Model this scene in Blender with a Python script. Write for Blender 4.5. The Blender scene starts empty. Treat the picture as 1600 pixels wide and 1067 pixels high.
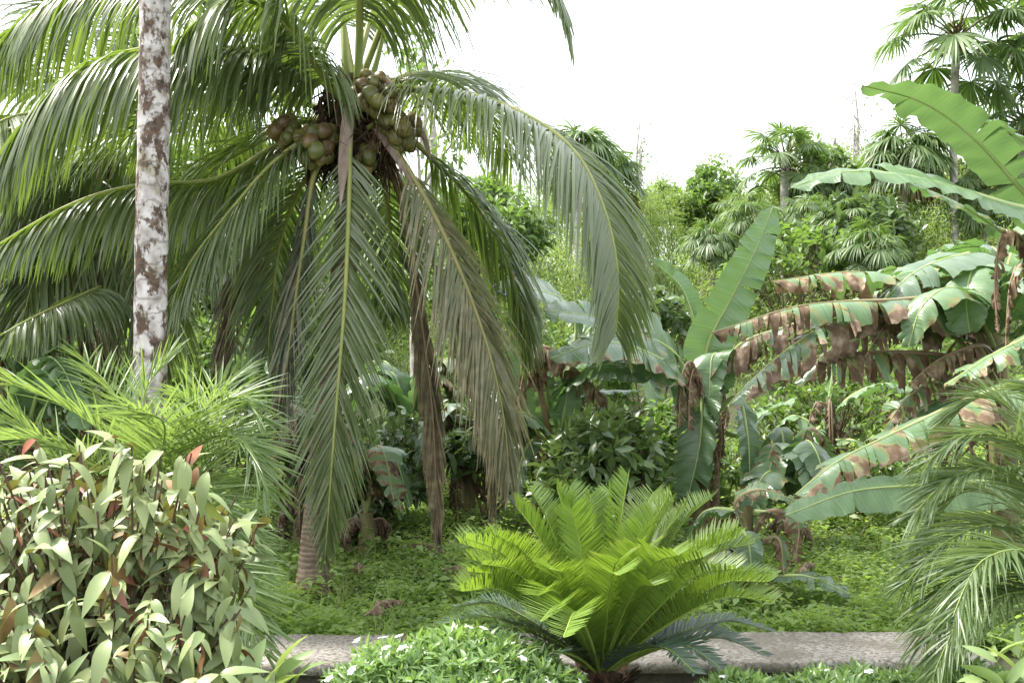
import bpy, math, random
import numpy as np
R = math.radians
SC = bpy.context.scene

# ------------------------------------------------------------------ camera, sky, sun, exposure
CAM_Z, LENS, PITCH = 2.0, 35.0, math.atan(67 / 1555.6)
cam = bpy.data.objects.new('camera', bpy.data.cameras.new('camera'))
SC.collection.objects.link(cam)
cam.location = (0, 0, CAM_Z)
cam.rotation_euler = (math.pi / 2 + PITCH, 0, 0)
cam.data.lens, cam.data.sensor_width = LENS, 36.0
cam.data.clip_start, cam.data.clip_end = 0.1, 3000
SC.camera = cam

SUN_EL, SUN_AZ = R(58), R(-70)          # azimuth from +Y, clockwise seen from above
SUN_STRENGTH, SKY_STRENGTH, EXPOSURE = 3.4, 0.13, 1.7
w = bpy.data.worlds.new('World'); SC.world = w; w.use_nodes = True
nt = w.node_tree; nt.nodes.clear()
sky = nt.nodes.new('ShaderNodeTexSky'); sky.sky_type = 'NISHITA'; sky.sun_disc = False
sky.sun_elevation, sky.sun_rotation = SUN_EL, SUN_AZ
sky.air_density, sky.dust_density, sky.ozone_density = 1.0, 6.0, 1.0
mixw = nt.nodes.new('ShaderNodeMix'); mixw.data_type = 'RGBA'
mixw.inputs[0].default_value = 0.78          # overcast: mostly an even white cloud layer
mixw.inputs[7].default_value = (6.6, 6.9, 7.1, 1)
bg = nt.nodes.new('ShaderNodeBackground'); bg.inputs[1].default_value = SKY_STRENGTH
wo = nt.nodes.new('ShaderNodeOutputWorld')
nt.links.new(sky.outputs[0], mixw.inputs[6]); nt.links.new(mixw.outputs[2], bg.inputs[0]); nt.links.new(bg.outputs[0], wo.inputs[0])
sun = bpy.data.objects.new('sun', bpy.data.lights.new('sun', 'SUN'))
SC.collection.objects.link(sun)
sun.data.energy, sun.data.angle, sun.data.color = SUN_STRENGTH, R(7), (1, .96, .89)
sun.rotation_euler = (math.pi / 2 - SUN_EL, 0, -SUN_AZ + math.pi)   # points away from the sun's place in the sky
sun.location = (-6, 4, 12)
SC.view_settings.view_transform = 'Standard'; SC.view_settings.look = 'None'
SC.view_settings.exposure = EXPOSURE; SC.view_settings.gamma = 1
SC.cycles.max_bounces = 6; SC.cycles.diffuse_bounces = 4; SC.cycles.glossy_bounces = 2; SC.cycles.transmission_bounces = 3

# ------------------------------------------------------------------ helpers
FPX = 1600 * LENS / 36.0
CP, SP = math.cos(PITCH), math.sin(PITCH)
Z = np.array([0, 0, 1.0])
def at(px, py, Y):
    cx, cy = (px - 800) / FPX, (533.5 - py) / FPX
    dy, dz = CP - cy * SP, SP + cy * CP
    k = Y / dy
    return np.array([cx * k, Y, CAM_Z + dz * k])
def A(l): return np.array([at(*p) for p in l])
def nrm(v): return v / np.maximum(np.linalg.norm(v, axis=-1, keepdims=True), 1e-9)
def sst(a, b, x):
    t = np.clip((np.asarray(x, float) - a) / (b - a), 0, 1); return t * t * (3 - 2 * t)
def lump(x, y, s=1.0, o=0.0):
    x, y = np.asarray(x) * s + o, np.asarray(y) * s - o
    return (np.sin(x * 1.7 + 1.3 * np.sin(y * 1.1)) + np.sin(y * 2.3 + 1.1 * np.sin(x * 1.9 + 2)) + .6 * np.sin(x * 4.1 + y * 3.3)) / 2.6
def crv(P, n):
    """Catmull-Rom through P, n samples evenly spaced by length: points, tangents, t"""
    P = np.asarray(P, float)
    if len(P) == 2: P = np.array([P[0], (P[0] + P[1]) / 2, P[1]])
    E = np.vstack([2 * P[0] - P[1], P, 2 * P[-1] - P[-2]])
    out = []
    for i in range(len(P) - 1):
        a, b, c, d = E[i:i + 4]
        t = np.linspace(0, 1, 24, endpoint=False)[:, None]
        out.append(.5 * (2 * b + (c - a) * t + (2 * a - 5 * b + 4 * c - d) * t * t + (3 * b - a - 3 * c + d) * t ** 3))
    q = np.vstack(out + [P[-1:]])
    s = np.r_[0, np.cumsum(np.linalg.norm(np.diff(q, axis=0), axis=1))]
    t = np.linspace(0, s[-1], n)
    C = np.stack([np.interp(t, s, q[:, k]) for k in range(3)], 1)
    return C, nrm(np.gradient(C, axis=0)), t / s[-1]
def frame(T, H, roll=0.0):
    """side S and upper-face normal N of an arching frond that heads towards H"""
    H = np.asarray(H, float); H = H / max(np.linalg.norm(H), 1e-9)
    N = Z * (T @ H)[:, None] - H * (T @ Z)[:, None]
    N = nrm(N - (N * T).sum(1, keepdims=True) * T + 1e-6)
    S = nrm(np.cross(T, N))
    if np.any(roll):
        r = np.broadcast_to(np.asarray(roll, float), (len(T),))[:, None]
        N, S = N * np.cos(r) + S * np.sin(r), S * np.cos(r) - N * np.sin(r)
    return S, N
def head(C):
    h = C[-1] - C[0]; h[2] = 0
    return h

class G:
    def __init__(s): s.V, s.Q, s.a, s.d, s.u, s.m, s.n = [], [], [], [], [], [], 0
    def add(s, v, q, var=0., dry=0., u=0., mi=0):
        v = np.asarray(v, float).reshape(-1, 3); q = np.asarray(q, int).reshape(-1, 4); k = len(v)
        s.V.append(v); s.Q.append(q + s.n); s.n += k
        f = lambda x: np.broadcast_to(np.asarray(x, float), (k,))
        s.a.append(f(var)); s.d.append(f(dry)); s.u.append(f(u)); s.m.append(np.full(len(q), mi))
        return s
    def obj(s, name, mats, parent=None, smooth=True):
        v = np.vstack(s.V); q = np.vstack(s.Q)
        if parent is not None:
            top = parent
            while top.parent: top = top.parent
            v = v - np.array(top.location)
        me = bpy.data.meshes.new(name)
        me.vertices.add(len(v)); me.vertices.foreach_set('co', v.astype(np.float32).ravel())
        me.loops.add(q.size); me.loops.foreach_set('vertex_index', q.astype(np.int32).ravel())
        me.polygons.add(len(q)); me.polygons.foreach_set('loop_start', np.arange(0, q.size, 4, dtype=np.int32))
        mats = mats if isinstance(mats, (list, tuple)) else [mats]
        for m in mats: me.materials.append(m)
        me.polygons.foreach_set('material_index', np.concatenate(s.m).astype(np.int32))
        me.polygons.foreach_set('use_smooth', np.full(len(q), smooth))
        for nm, l in (('var', s.a), ('dry', s.d), ('vein', s.u)):
            me.attributes.new(nm, 'FLOAT', 'POINT').data.foreach_set('value', np.concatenate(l).astype(np.float32))
        me.update(calc_edges=True)
        o = bpy.data.objects.new(name, me); SC.collection.objects.link(o)
        if parent is not None: o.parent = parent
        return o

def thing(name, label, cat, loc, group=None):
    o = bpy.data.objects.new(name, None); SC.collection.objects.link(o)
    o.location = tuple(loc); o.empty_display_size = .1
    o['label'] = label; o['category'] = cat
    if group: o['group'] = group
    return o
def dup(root, loc, rz, sc, label):
    def cp(o, par):
        c = o.copy(); SC.collection.objects.link(c)
        if par: c.parent = par
        for ch in o.children: cp(ch, c)
        return c
    r = cp(root, None); r.location = tuple(loc); r.rotation_euler = (0, 0, rz); r.scale = (sc,) * 3; r['label'] = label
    return r

def tube(g, P, rad, n=8, k=None, mi=0, var=0., dry=0., squash=1.0):
    C, T, t = crv(P, k or max(4, 4 * len(P)))
    r = np.interp(t, np.linspace(0, 1, len(rad)), rad) if not callable(rad) else rad(t)
    ref = np.array([1., 0, 0]) if abs(T[0][0]) < .8 else np.array([0, 1., 0])
    s = nrm(np.cross(T, ref)); b = np.cross(s, T)
    a = np.linspace(0, 2 * np.pi, n, endpoint=False)
    v = C[:, None] + (s[:, None] * np.cos(a)[None, :, None] + b[:, None] * np.sin(a)[None, :, None] * squash) * r[:, None, None]
    m = len(C); i = np.arange(m - 1)[:, None] * n; j = np.arange(n)[None]
    q = np.stack([i + j, i + (j + 1) % n, i + n + (j + 1) % n, i + n + j], -1)
    g.add(v, q, var, dry, np.repeat(t, n), mi)
    return C

def strips(g, p0, d0, L, wv, wid, prof, droop, m=5, fold=0., var=0., dry=0., mi=0, tipdry=0.):
    """many narrow blades at once, each bending under its weight"""
    M = len(p0); L = np.broadcast_to(L, (M,)); wid = np.broadcast_to(wid, (M,)); droop = np.broadcast_to(droop, (M,))
    pos, d = p0.copy(), nrm(d0); rows = []
    pr = np.interp(np.linspace(0, 1, m + 1), np.linspace(0, 1, len(prof)), prof)
    for k in range(m + 1):
        wk = nrm(wv - (wv * d).sum(1, keepdims=True) * d + 1e-7)
        h = (wid * pr[k])[:, None]
        if fold:
            n = np.cross(d, wk)
            rows.append(np.stack([pos - wk * h, pos + n * h * fold, pos + wk * h], 1))
        else: rows.append(np.stack([pos - wk * h, pos + wk * h], 1))
        d = nrm(d - Z * (droop / m)[:, None]); pos = pos + d * (L / m)[:, None]
    v = np.stack(rows, 1); c = v.shape[2]                                # M, m+1, c, 3
    base = (np.arange(M) * (m + 1) * c)[:, None, None]
    kk = (np.arange(m) * c)[None, :, None]; jj = np.arange(c - 1)[None, None]
    q = np.stack([base + kk + jj, base + kk + jj + 1, base + kk + jj + 1 + c, base + kk + jj + c], -1)
    f = lambda x: np.repeat(np.broadcast_to(x, (M,)), (m + 1) * c)
    al = np.tile(np.repeat(np.linspace(0, 1, m + 1), c), M)
    g.add(v, q, f(var), np.clip(f(dry) + tipdry * sst(.6, 1, al), 0, 1), al, mi)

def frond(parent, pts, n, L, wid, leaf, rib, rng, ang=(70, 25), lift=.15, droop=.9, t0=.14, H=None, roll=0., m=5, fold=.35,
          rr=(.03, .004), dry=0., drytip=.0, prof=(.5, 1, .95, .6, .06), lprof=((0, .45), (.25, 1), (.6, .95), (.85, .6), (1, .35)),
          name='frond', jit=.1, var0=0., miss=0., twist=.25):
    C, T, t = crv(pts, 40)
    H = head(C) if H is None else H
    rl = roll if np.isscalar(roll) else np.interp(t, np.linspace(0, 1, len(roll)), roll)
    S, N = frame(T, H, rl)
    g = G()
    ts = np.tile(t0 + (1 - t0) * np.linspace(0, 1, n), 2); sd = np.repeat([-1., 1.], n)
    ts = np.clip(ts + rng.normal(0, .25 / n, 2 * n), t0, 1)
    if miss:
        k = rng.rand(2 * n) > miss; ts, sd = ts[k], sd[k]
    ip = lambda X: np.stack([np.interp(ts, t, X[:, k]) for k in range(3)], 1)
    p, tt, ss, nn = ip(C), nrm(ip(T)), nrm(ip(S)), nrm(ip(N))
    u = (ts - t0) / (1 - t0)
    a = np.radians(np.interp(u, [0, 1], ang) + rng.normal(0, 100 * jit * .5, len(ts)))[:, None]
    li = (lift + rng.normal(0, jit, len(ts)))[:, None]
    d = np.cos(a) * tt + np.sin(a) * (ss * sd[:, None] * np.cos(li) + nn * np.sin(li)) + rng.normal(0, jit * .35, (len(ts), 3))
    Ls = L * np.interp(u, [x for x, _ in lprof], [y for _, y in lprof]) * rng.uniform(.86, 1.08, len(ts))
    wv = tt + nn * sd[:, None] * .25 + rng.normal(0, twist, (len(ts), 3))
    dr = np.clip(np.interp(u, [0, .3, 1], [dry * .8, dry, dry]) + rng.normal(0, .12, len(ts)) * (dry > 0), 0, 1)
    strips(g, p, d, Ls, wv, wid * (.75 + .25 * np.interp(u, [0, .4, 1], [.8, 1, .6])), prof, droop * rng.uniform(.75, 1.25, len(ts)), m, fold,
           np.clip(rng.rand(len(ts)) * .7 + var0, 0, 1), dr, 0, drytip)
    o = g.obj(name, leaf, parent)
    gr = G(); tube(gr, C[::3] if len(C) > 12 else C, rr, 6, 30, var=rng.rand(), dry=dry, squash=.7)
    gr.obj('rachis', rib, o)
    return o

def banana_leaf(parent, pts, W, leaf, rib, rng, t0=.1, lift=.25, droop=.7, tears=6, tearmix=.6, dry=0., edge=.0, H=None, roll=0., rr=(.028, .005),
                name='leaf', fwd=.22, rip=.012, shape=1.0, blunt=.0):
    ns, J = 60, 6
    C, T, t = crv(pts, ns + 1)
    H = head(C) if H is None else H
    rl = roll if np.isscalar(roll) else np.interp(t, np.linspace(0, 1, len(roll)), roll)
    S, N = frame(T, H, rl)
    length = np.linalg.norm(np.diff(C, axis=0), axis=1).sum()
    i0 = int(t0 * ns)
    u = np.clip((t - t0) / (1 - t0), 0, 1)
    wp = W * np.minimum(1, (u / .14 + .02) ** .75) * np.sqrt(np.maximum(1 - np.maximum(u - blunt * .1, 0) ** (2.6 * shape), .0))
    wp = np.maximum(wp, .004)
    g = G()
    for sd in (-1., 1.):
        cuts = sorted(set([i0, ns] + [int(x) for x in i0 + 2 + (ns - 4 - i0) * rng.rand(int(tears * (1.5 + 1.2 * dry))) ** rng.uniform(.6, 1.5)]))
        cuts = [c for k, c in enumerate(cuts) if k == 0 or c > cuts[k - 1]]
        for a, b in zip(cuts[:-1], cuts[1:]):
            idx = np.arange(a, b + 1)
            sdry = np.clip(dry + (rng.rand() - .5) * 1.2 * (1 if 0 < dry < 1 else 0), 0, 1)
            dp = droop * (1 + tearmix * rng.uniform(-.8, 1.2)) * (1 + 1.2 * sdry)
            fw = fwd + rng.uniform(-.08, .14) * (tears > 0)
            lf = lift + rng.normal(0, .12) * (tears > 0) - .5 * sdry
            ln = rng.uniform(.86 - .35 * sdry, 1.02) if tears else 1
            pos = C[idx].copy(); d = nrm(S[idx] * sd * math.cos(lf) + N[idx] * math.sin(lf) + T[idx] * fw)
            mid = (C[a] + C[b]) / 2; rows, dd = [], []
            ph = rng.uniform(0, 6); seg_r = rng.uniform(.4, 1.5)
            for j in range(J + 1):
                f = j / J
                shr = min(.85, (.05 + .6 * sdry) * seg_r) * f * f * (1 if tears else 0)
                off = N[idx] * (rip * f * np.sin(t[idx] * length * 40 + ph) + .25 * rip * rng.normal(0, 1, len(idx)) * f)[:, None]
                off = off + rng.normal(0, .004, (len(idx), 3)) * (f > .9)
                rows.append(pos + off - (C[idx] - mid) * shr)
                dd.append(np.clip(sdry * (.55 + .8 * f) + edge * sst(.55, 1, f + .25 * np.sin(idx * .9 + ph)) + (sdry > .05) * .3 * np.sin(idx * 1.3 + j), 0, 1))
                d = nrm(d - Z * dp / J + N[idx] * (.0 if not sdry else 1) * (sdry * .5 * np.sin(idx * 2.1 + j + ph))[:, None] / J * 2)
                pos = pos + d * (wp[idx] * ln / J)[:, None]
            v = np.stack(rows, 1); k = J + 1; ii = np.arange(len(idx) - 1)[:, None] * k; jj = np.arange(J)[None]
            q = np.stack([ii + jj, ii + jj + 1, ii + jj + 1 + k, ii + jj + k], -1)
            if sd < 0: q = q[..., ::-1]
            g.add(v, q, np.clip(.5 + rng.normal(0, .12), 0, 1), np.stack(dd, 1).ravel(), np.repeat(t[idx] * length, k) + .3 * np.tile(np.arange(k) / J, len(idx)) * W)
    o = g.obj(name, leaf, parent)
    gr = G(); tube(gr, C[::4], (rr[0], rr[0] * .8, rr[1] * 1.6, rr[1]), 6, 30, dry=min(1, dry * 1.2), squash=.8)
    gr.obj('midrib', rib, o)
    return o

def leaf_tpl(wd=.36, k=5, fold=.25, curl=.25, tipw=.03, peak=.42):
    x = np.linspace(0, 1, k + 1); h = .5 * wd * np.sin(np.pi * np.clip(np.interp(x, [0, peak, 1], [.02, .5, .99]), 0, 1)) ** .8
    h = np.maximum(h, .01); z = -curl * x ** 2
    v = np.stack([np.stack([x, -h, z + fold * h], 1), np.stack([x, 0 * h, z], 1), np.stack([x, h, z + fold * h], 1)], 1).reshape(-1, 3)
    i = np.arange(k)[:, None] * 3; j = np.arange(2)[None]
    return v, np.stack([i + j, i + j + 3, i + j + 4, i + j + 1], -1).reshape(-1, 4)
def leaf_kite(wd=.35, fold=.2, curl=.12):
    v = np.array([[0, 0, 0], [.45, wd / 2, fold * wd / 2], [1, 0, -curl], [.45, -wd / 2, fold * wd / 2]]); return v, np.array([[0, 1, 2, 3]])
def inst(g, tpl, pos, d, up, s, var=None, dry=0., mi=0, rng=None):
    tv, tq = tpl; M = len(pos); d = nrm(d)
    y = nrm(np.cross(up, d) + 1e-6); zz = np.cross(d, y)
    s = np.broadcast_to(s, (M,))[:, None, None]
    v = pos[:, None] + s * (tv[None, :, :1] * d[:, None] + tv[None, :, 1:2] * y[:, None] + tv[None, :, 2:] * zz[:, None])
    q = tq[None] + (np.arange(M) * len(tv))[:, None, None]
    f = lambda x: np.repeat(np.broadcast_to(x, (M,)), len(tv))
    g.add(v, q, f(0. if var is None else var), f(dry), np.tile(tv[:, 0], M), mi)
def ball(rng, n):
    v = nrm(rng.normal(0, 1, (n, 3))); return v
def jit(rng, n, s): return rng.normal(0, s, (n, 3))

# ------------------------------------------------------------------ materials
def nodes(name):
    m = bpy.data.materials.new(name); m.use_nodes = True; m.node_tree.nodes.clear()
    N = m.node_tree.nodes; L = m.node_tree.links
    out = N.new('ShaderNodeOutputMaterial'); b = N.new('ShaderNodeBsdfPrincipled')
    return m, N, L, out, b
def mixc(N, L, fac, a, b, blend='MIX'):
    x = N.new('ShaderNodeMix'); x.data_type = 'RGBA'; x.blend_type = blend
    for i, val in ((0, fac), (6, a), (7, b)):
        if hasattr(val, 'links'): L.new(val, x.inputs[i])
        elif i == 0: x.inputs[0].default_value = val
        else: x.inputs[i].default_value = (*val, 1)
    return x.outputs[2]
def attr(N, n):
    a = N.new('ShaderNodeAttribute'); a.attribute_name = n; return a.outputs['Fac']
def noise(N, L, scale, detail=3, vec=None, rough=.5, dim='3D'):
    x = N.new('ShaderNodeTexNoise'); x.noise_dimensions = dim; x.inputs['Scale'].default_value = scale; x.inputs['Detail'].default_value = detail
    x.inputs['Roughness'].default_value = rough
    if vec is not None: L.new(vec, x.inputs['W' if dim == '1D' else 'Vector'])
    return x.outputs['Fac']
def ramp(N, L, fac, stops):
    r = N.new('ShaderNodeValToRGB'); L.new(fac, r.inputs[0]); e = r.color_ramp.elements
    while len(e) < len(stops): e.new(.5)
    for k, (p, c) in enumerate(stops): e[k].position = p; e[k].color = (*c, 1) if len(c) == 3 else c
    return r.outputs[0]
def leafmat(name, c1, c2, dry=(.24, .16, .10), back=None, rough=.42, trans=.3, tcol=None, veins=0., spec=.5, spots=.25, dry2=None, coat=0.):
    m, N, L, out, b = nodes(name)
    geo = N.new('ShaderNodeNewGeometry')
    col = mixc(N, L, attr(N, 'var'), c1, c2)
    n1 = noise(N, L, 9, 2, geo.outputs['Position'])
    col = mixc(N, L, n1, mixc(N, L, spots, col, (0, 0, 0)), mixc(N, L, spots * .5, col, (.5, .55, .2)))
    if veins:
        v = noise(N, L, 55, 2, attr(N, 'vein'), .6, '1D')
        col = mixc(N, L, veins, col, ramp(N, L, v, [(.3, tuple(x * .6 for x in c1)), (.7, tuple(min(1, x * 1.5) for x in c2))]))
        bp = N.new('ShaderNodeBump'); bp.inputs['Strength'].default_value = .35; bp.inputs['Distance'].default_value = .01
        L.new(v, bp.inputs['Height']); L.new(bp.outputs[0], b.inputs['Normal'])
    if back: col = mixc(N, L, geo.outputs['Backfacing'], col, back)
    dn = noise(N, L, 14, 4, geo.outputs['Position'])
    dcol = ramp(N, L, dn, [(.25, tuple(x * .45 for x in dry)), (.5, dry), (.75, dry2 or tuple(min(1, x * 1.9) for x in dry))])
    dry_a = attr(N, 'dry')
    if veins:
        mn = N.new('ShaderNodeMath'); mn.operation = 'MULTIPLY_ADD'; L.new(noise(N, L, 11, 5, geo.outputs['Position'], .65), mn.inputs[0]); mn.inputs[1].default_value = 1.1; mn.inputs[2].default_value = -.55
        ma = N.new('ShaderNodeMath'); ma.operation = 'ADD'; L.new(mn.outputs[0], ma.inputs[0]); L.new(dry_a, ma.inputs[1])
        mr = N.new('ShaderNodeMapRange'); L.new(ma.outputs[0], mr.inputs[0]); mr.inputs[1].default_value = .36; mr.inputs[2].default_value = .52; dry_a = mr.outputs[0]
        yl = N.new('ShaderNodeMapRange'); L.new(ma.outputs[0], yl.inputs[0]); yl.inputs[1].default_value = .22; yl.inputs[2].default_value = .42; yl.inputs[4].default_value = .6
        col = mixc(N, L, yl.outputs[0], col, (.30, .24, .05))
    col = mixc(N, L, dry_a, col, dcol)
    L.new(col, b.inputs['Base Color']); b.inputs['Roughness'].default_value = rough
    b.inputs['Specular IOR Level'].default_value = spec
    rr = N.new('ShaderNodeMapRange'); L.new(dry_a, rr.inputs[0]); rr.inputs[3].default_value = rough; rr.inputs[4].default_value = .85; L.new(rr.outputs[0], b.inputs['Roughness'])
    tr = N.new('ShaderNodeBsdfTranslucent')
    L.new(mixc(N, L, dry_a, tcol or tuple(min(1, x * y) for x, y in zip(c2, (2.2, 2.2, 1.2))), tuple(x * .8 for x in dry)), tr.inputs[0])
    ms = N.new('ShaderNodeMixShader'); ms.inputs[0].default_value = trans
    L.new(b.outputs[0], ms.inputs[1]); L.new(tr.outputs[0], ms.inputs[2]); L.new(ms.outputs[0], out.inputs[0])
    return m
def plain(name, c1, c2, scale=12, rough=.8, bump=.4, stretch=(1, 1, 1), dry=None, rings=0., detail=5, lo=.35, hi=.65, spec=.3):
    m, N, L, out, b = nodes(name)
    tc = N.new('ShaderNodeTexCoord'); mp = N.new('ShaderNodeMapping'); mp.inputs['Scale'].default_value = stretch
    L.new(tc.outputs['Object'], mp.inputs[0])
    n = noise(N, L, scale, detail, mp.outputs[0], .62)
    col = ramp(N, L, n, [(lo, c1), (hi, c2)])
    h = n
    if rings:
        wv = N.new('ShaderNodeTexWave'); wv.bands_direction = 'Z'; wv.inputs['Scale'].default_value = rings; wv.inputs['Distortion'].default_value = 4.5
        wv.inputs['Detail'].default_value = 3; L.new(tc.outputs['Object'], wv.inputs[0])
        col = mixc(N, L, ramp(N, L, wv.outputs['Fac'], [(.0, (.3, .3, .3)), (.25, (0, 0, 0))]), col, tuple(x * .35 for x in c1))
        h = wv.outputs['Fac']
    if dry: col = mixc(N, L, attr(N, 'dry'), col, dry)
    L.new(col, b.inputs['Base Color']); b.inputs['Roughness'].default_value = rough; b.inputs['Specular IOR Level'].default_value = spec
    bp = N.new('ShaderNodeBump'); bp.inputs['Strength'].default_value = bump; bp.inputs['Distance'].default_value = .02
    L.new(h, bp.inputs['Height']); L.new(bp.outputs[0], b.inputs['Normal']); L.new(b.outputs[0], out.inputs[0])
    return m

M_COCO = leafmat('coconut leaflets', (.085, .115, .052), (.155, .185, .10), dry=(.27, .21, .13), rough=.28, trans=.3, tcol=(.28, .42, .05), spec=.75, spots=.2)
M_COCO_RIB = plain('coconut rachis', (.20, .24, .06), (.30, .30, .10), 8, .5, .1, dry=(.25, .17, .11))
M_PETIOLE = plain('coconut petiole', (.17, .22, .05), (.26, .30, .09), 6, .5, .2, stretch=(1, 1, .2), dry=(.20, .14, .12))
M_FIBRE = plain('brown palm fibre', (.03, .018, .012), (.11, .065, .04), 40, .95, .8, stretch=(1, 1, .25))
M_SPATHE = plain('dry woody sheath', (.15, .10, .08), (.32, .25, .21), 14, .85, .4, stretch=(1, 1, .15))
M_COCOTRUNK = plain('coconut bark', (.085, .06, .042), (.20, .15, .11), 13, .9, .3, rings=8.5)
def husk():
    m, N, L, out, b = nodes('coconut husk')
    tc = N.new('ShaderNodeNewGeometry'); P = tc.outputs['Position']
    c = ramp(N, L, attr(N, 'var'), [(.0, (.08, .10, .02)), (.5, (.15, .14, .03)), (.8, (.20, .135, .04)), (1, (.12, .07, .03))])
    c = mixc(N, L, ramp(N, L, noise(N, L, 22, 5, P, .7), [(.45, (0, 0, 0)), (.7, (.7, .7, .7))]), c, (.07, .05, .025))
    c = mixc(N, L, ramp(N, L, attr(N, 'vein'), [(.0, (.8, .8, .8)), (.22, (0, 0, 0))]), c, (.24, .21, .07))
    L.new(c, b.inputs['Base Color']); b.inputs['Roughness'].default_value = .38
    bp = N.new('ShaderNodeBump'); bp.inputs['Strength'].default_value = .3; bp.inputs['Distance'].default_value = .01
    L.new(noise(N, L, 40, 3, P), bp.inputs['Height']); L.new(bp.outputs[0], b.inputs['Normal']); L.new(b.outputs[0], out.inputs[0])
    return m
M_NUT = husk()
M_DARKBARK = plain('dark mossy bark', (.05, .03, .022), (.16, .10, .07), 9, .95, .8, rings=4)
M_GREYBARK = plain('pale grey bark', (.24, .21, .19), (.58, .54, .50), 7, .9, .5)
M_TWIG = plain('brown twigs', (.07, .045, .03), (.15, .10, .07), 20, .9, .3)
M_GTWIG = plain('green twigs', (.08, .12, .03), (.14, .16, .06), 20, .7, .3)
M_BANANA = leafmat('banana leaf', (.10, .185, .085), (.14, .225, .11), dry=(.17, .105, .06), rough=.34, trans=.2, tcol=(.24, .42, .10), veins=.3, spec=.6, spots=.15, dry2=(.46, .37, .26))
M_BANANAD = leafmat('dull banana leaf', (.065, .12, .066), (.115, .175, .105), dry=(.15, .09, .055), rough=.27, trans=.2, tcol=(.20, .40, .08), veins=.3, spec=.8, spots=.15, dry2=(.40, .31, .23))
M_MIDRIB = plain('banana midrib', (.28, .36, .12), (.36, .42, .18), 6, .45, .1, dry=(.26, .18, .12))
M_BSTEM = plain('banana stem', (.09, .055, .035), (.22, .22, .09), 5, .75, .4, stretch=(1, 1, .3))
M_FAN = leafmat('fan palm blade', (.05, .10, .035), (.115, .18, .06), dry=(.22, .15, .08), rough=.5, trans=.3, tcol=(.2, .34, .05), spec=.55, spots=.2)
M_FANP = plain('fan palm petiole', (.10, .13, .04), (.20, .20, .08), 8, .6, .2)
M_BAMBOO = leafmat('bamboo leaves', (.10, .18, .045), (.17, .255, .07), rough=.5, trans=.38, tcol=(.32, .46, .08), spots=.35)
M_BUSH = leafmat('mid green leaves', (.06, .12, .03), (.12, .20, .055), rough=.42, trans=.3, spots=.3)
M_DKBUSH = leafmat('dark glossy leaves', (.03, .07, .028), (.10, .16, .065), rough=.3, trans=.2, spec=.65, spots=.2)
M_GLOSSY = leafmat('glossy shrub leaves', (.05, .10, .035), (.13, .20, .075), rough=.27, trans=.22, spec=.75, spots=.2)
M_WEED = leafmat('weed leaves', (.10, .19, .045), (.26, .37, .11), rough=.5, trans=.35, spots=.35)
M_CYCAD = leafmat('cycad leaflets', (.115, .20, .03), (.195, .295, .05), rough=.34, trans=.27, tcol=(.36, .54, .045), spec=.6, spots=.1)
M_CYCADD = leafmat('old cycad leaflets', (.045, .085, .06), (.08, .12, .09), rough=.35, trans=.12, spec=.6, spots=.1)
M_CYCRIB = plain('cycad rachis', (.22, .30, .05), (.30, .38, .08), 8, .5, .1)
M_DATE = leafmat('date palm leaflets', (.085, .14, .055), (.15, .21, .09), rough=.36, trans=.25, spec=.6, spots=.15)
M_FEATHER = leafmat('young palm leaflets', (.085, .15, .045), (.165, .235, .085), rough=.38, trans=.32, spec=.6, spots=.15)
M_FRIB = plain('young palm rachis', (.16, .24, .05), (.24, .30, .09), 8, .5, .1)
M_CAIM = leafmat('two-toned leaves', (.10, .16, .06), (.31, .37, .16), dry=(.22, .07, .04), back=(.19, .075, .045), rough=.45, trans=.14, tcol=(.30, .36, .06), spec=.4, spots=.35)
M_HEDGE = leafmat('hedge leaves', (.08, .165, .05), (.20, .31, .11), rough=.32, trans=.25, spec=.6, spots=.2)
M_PALE = leafmat('pale broad leaves', (.14, .22, .08), (.25, .33, .13), dry=(.36, .2, .12), rough=.38, trans=.25, spec=.5, spots=.15)
M_FLOWER = plain('white petals', (.75, .76, .72), (.85, .85, .82), 5, .6, .0)

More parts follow.
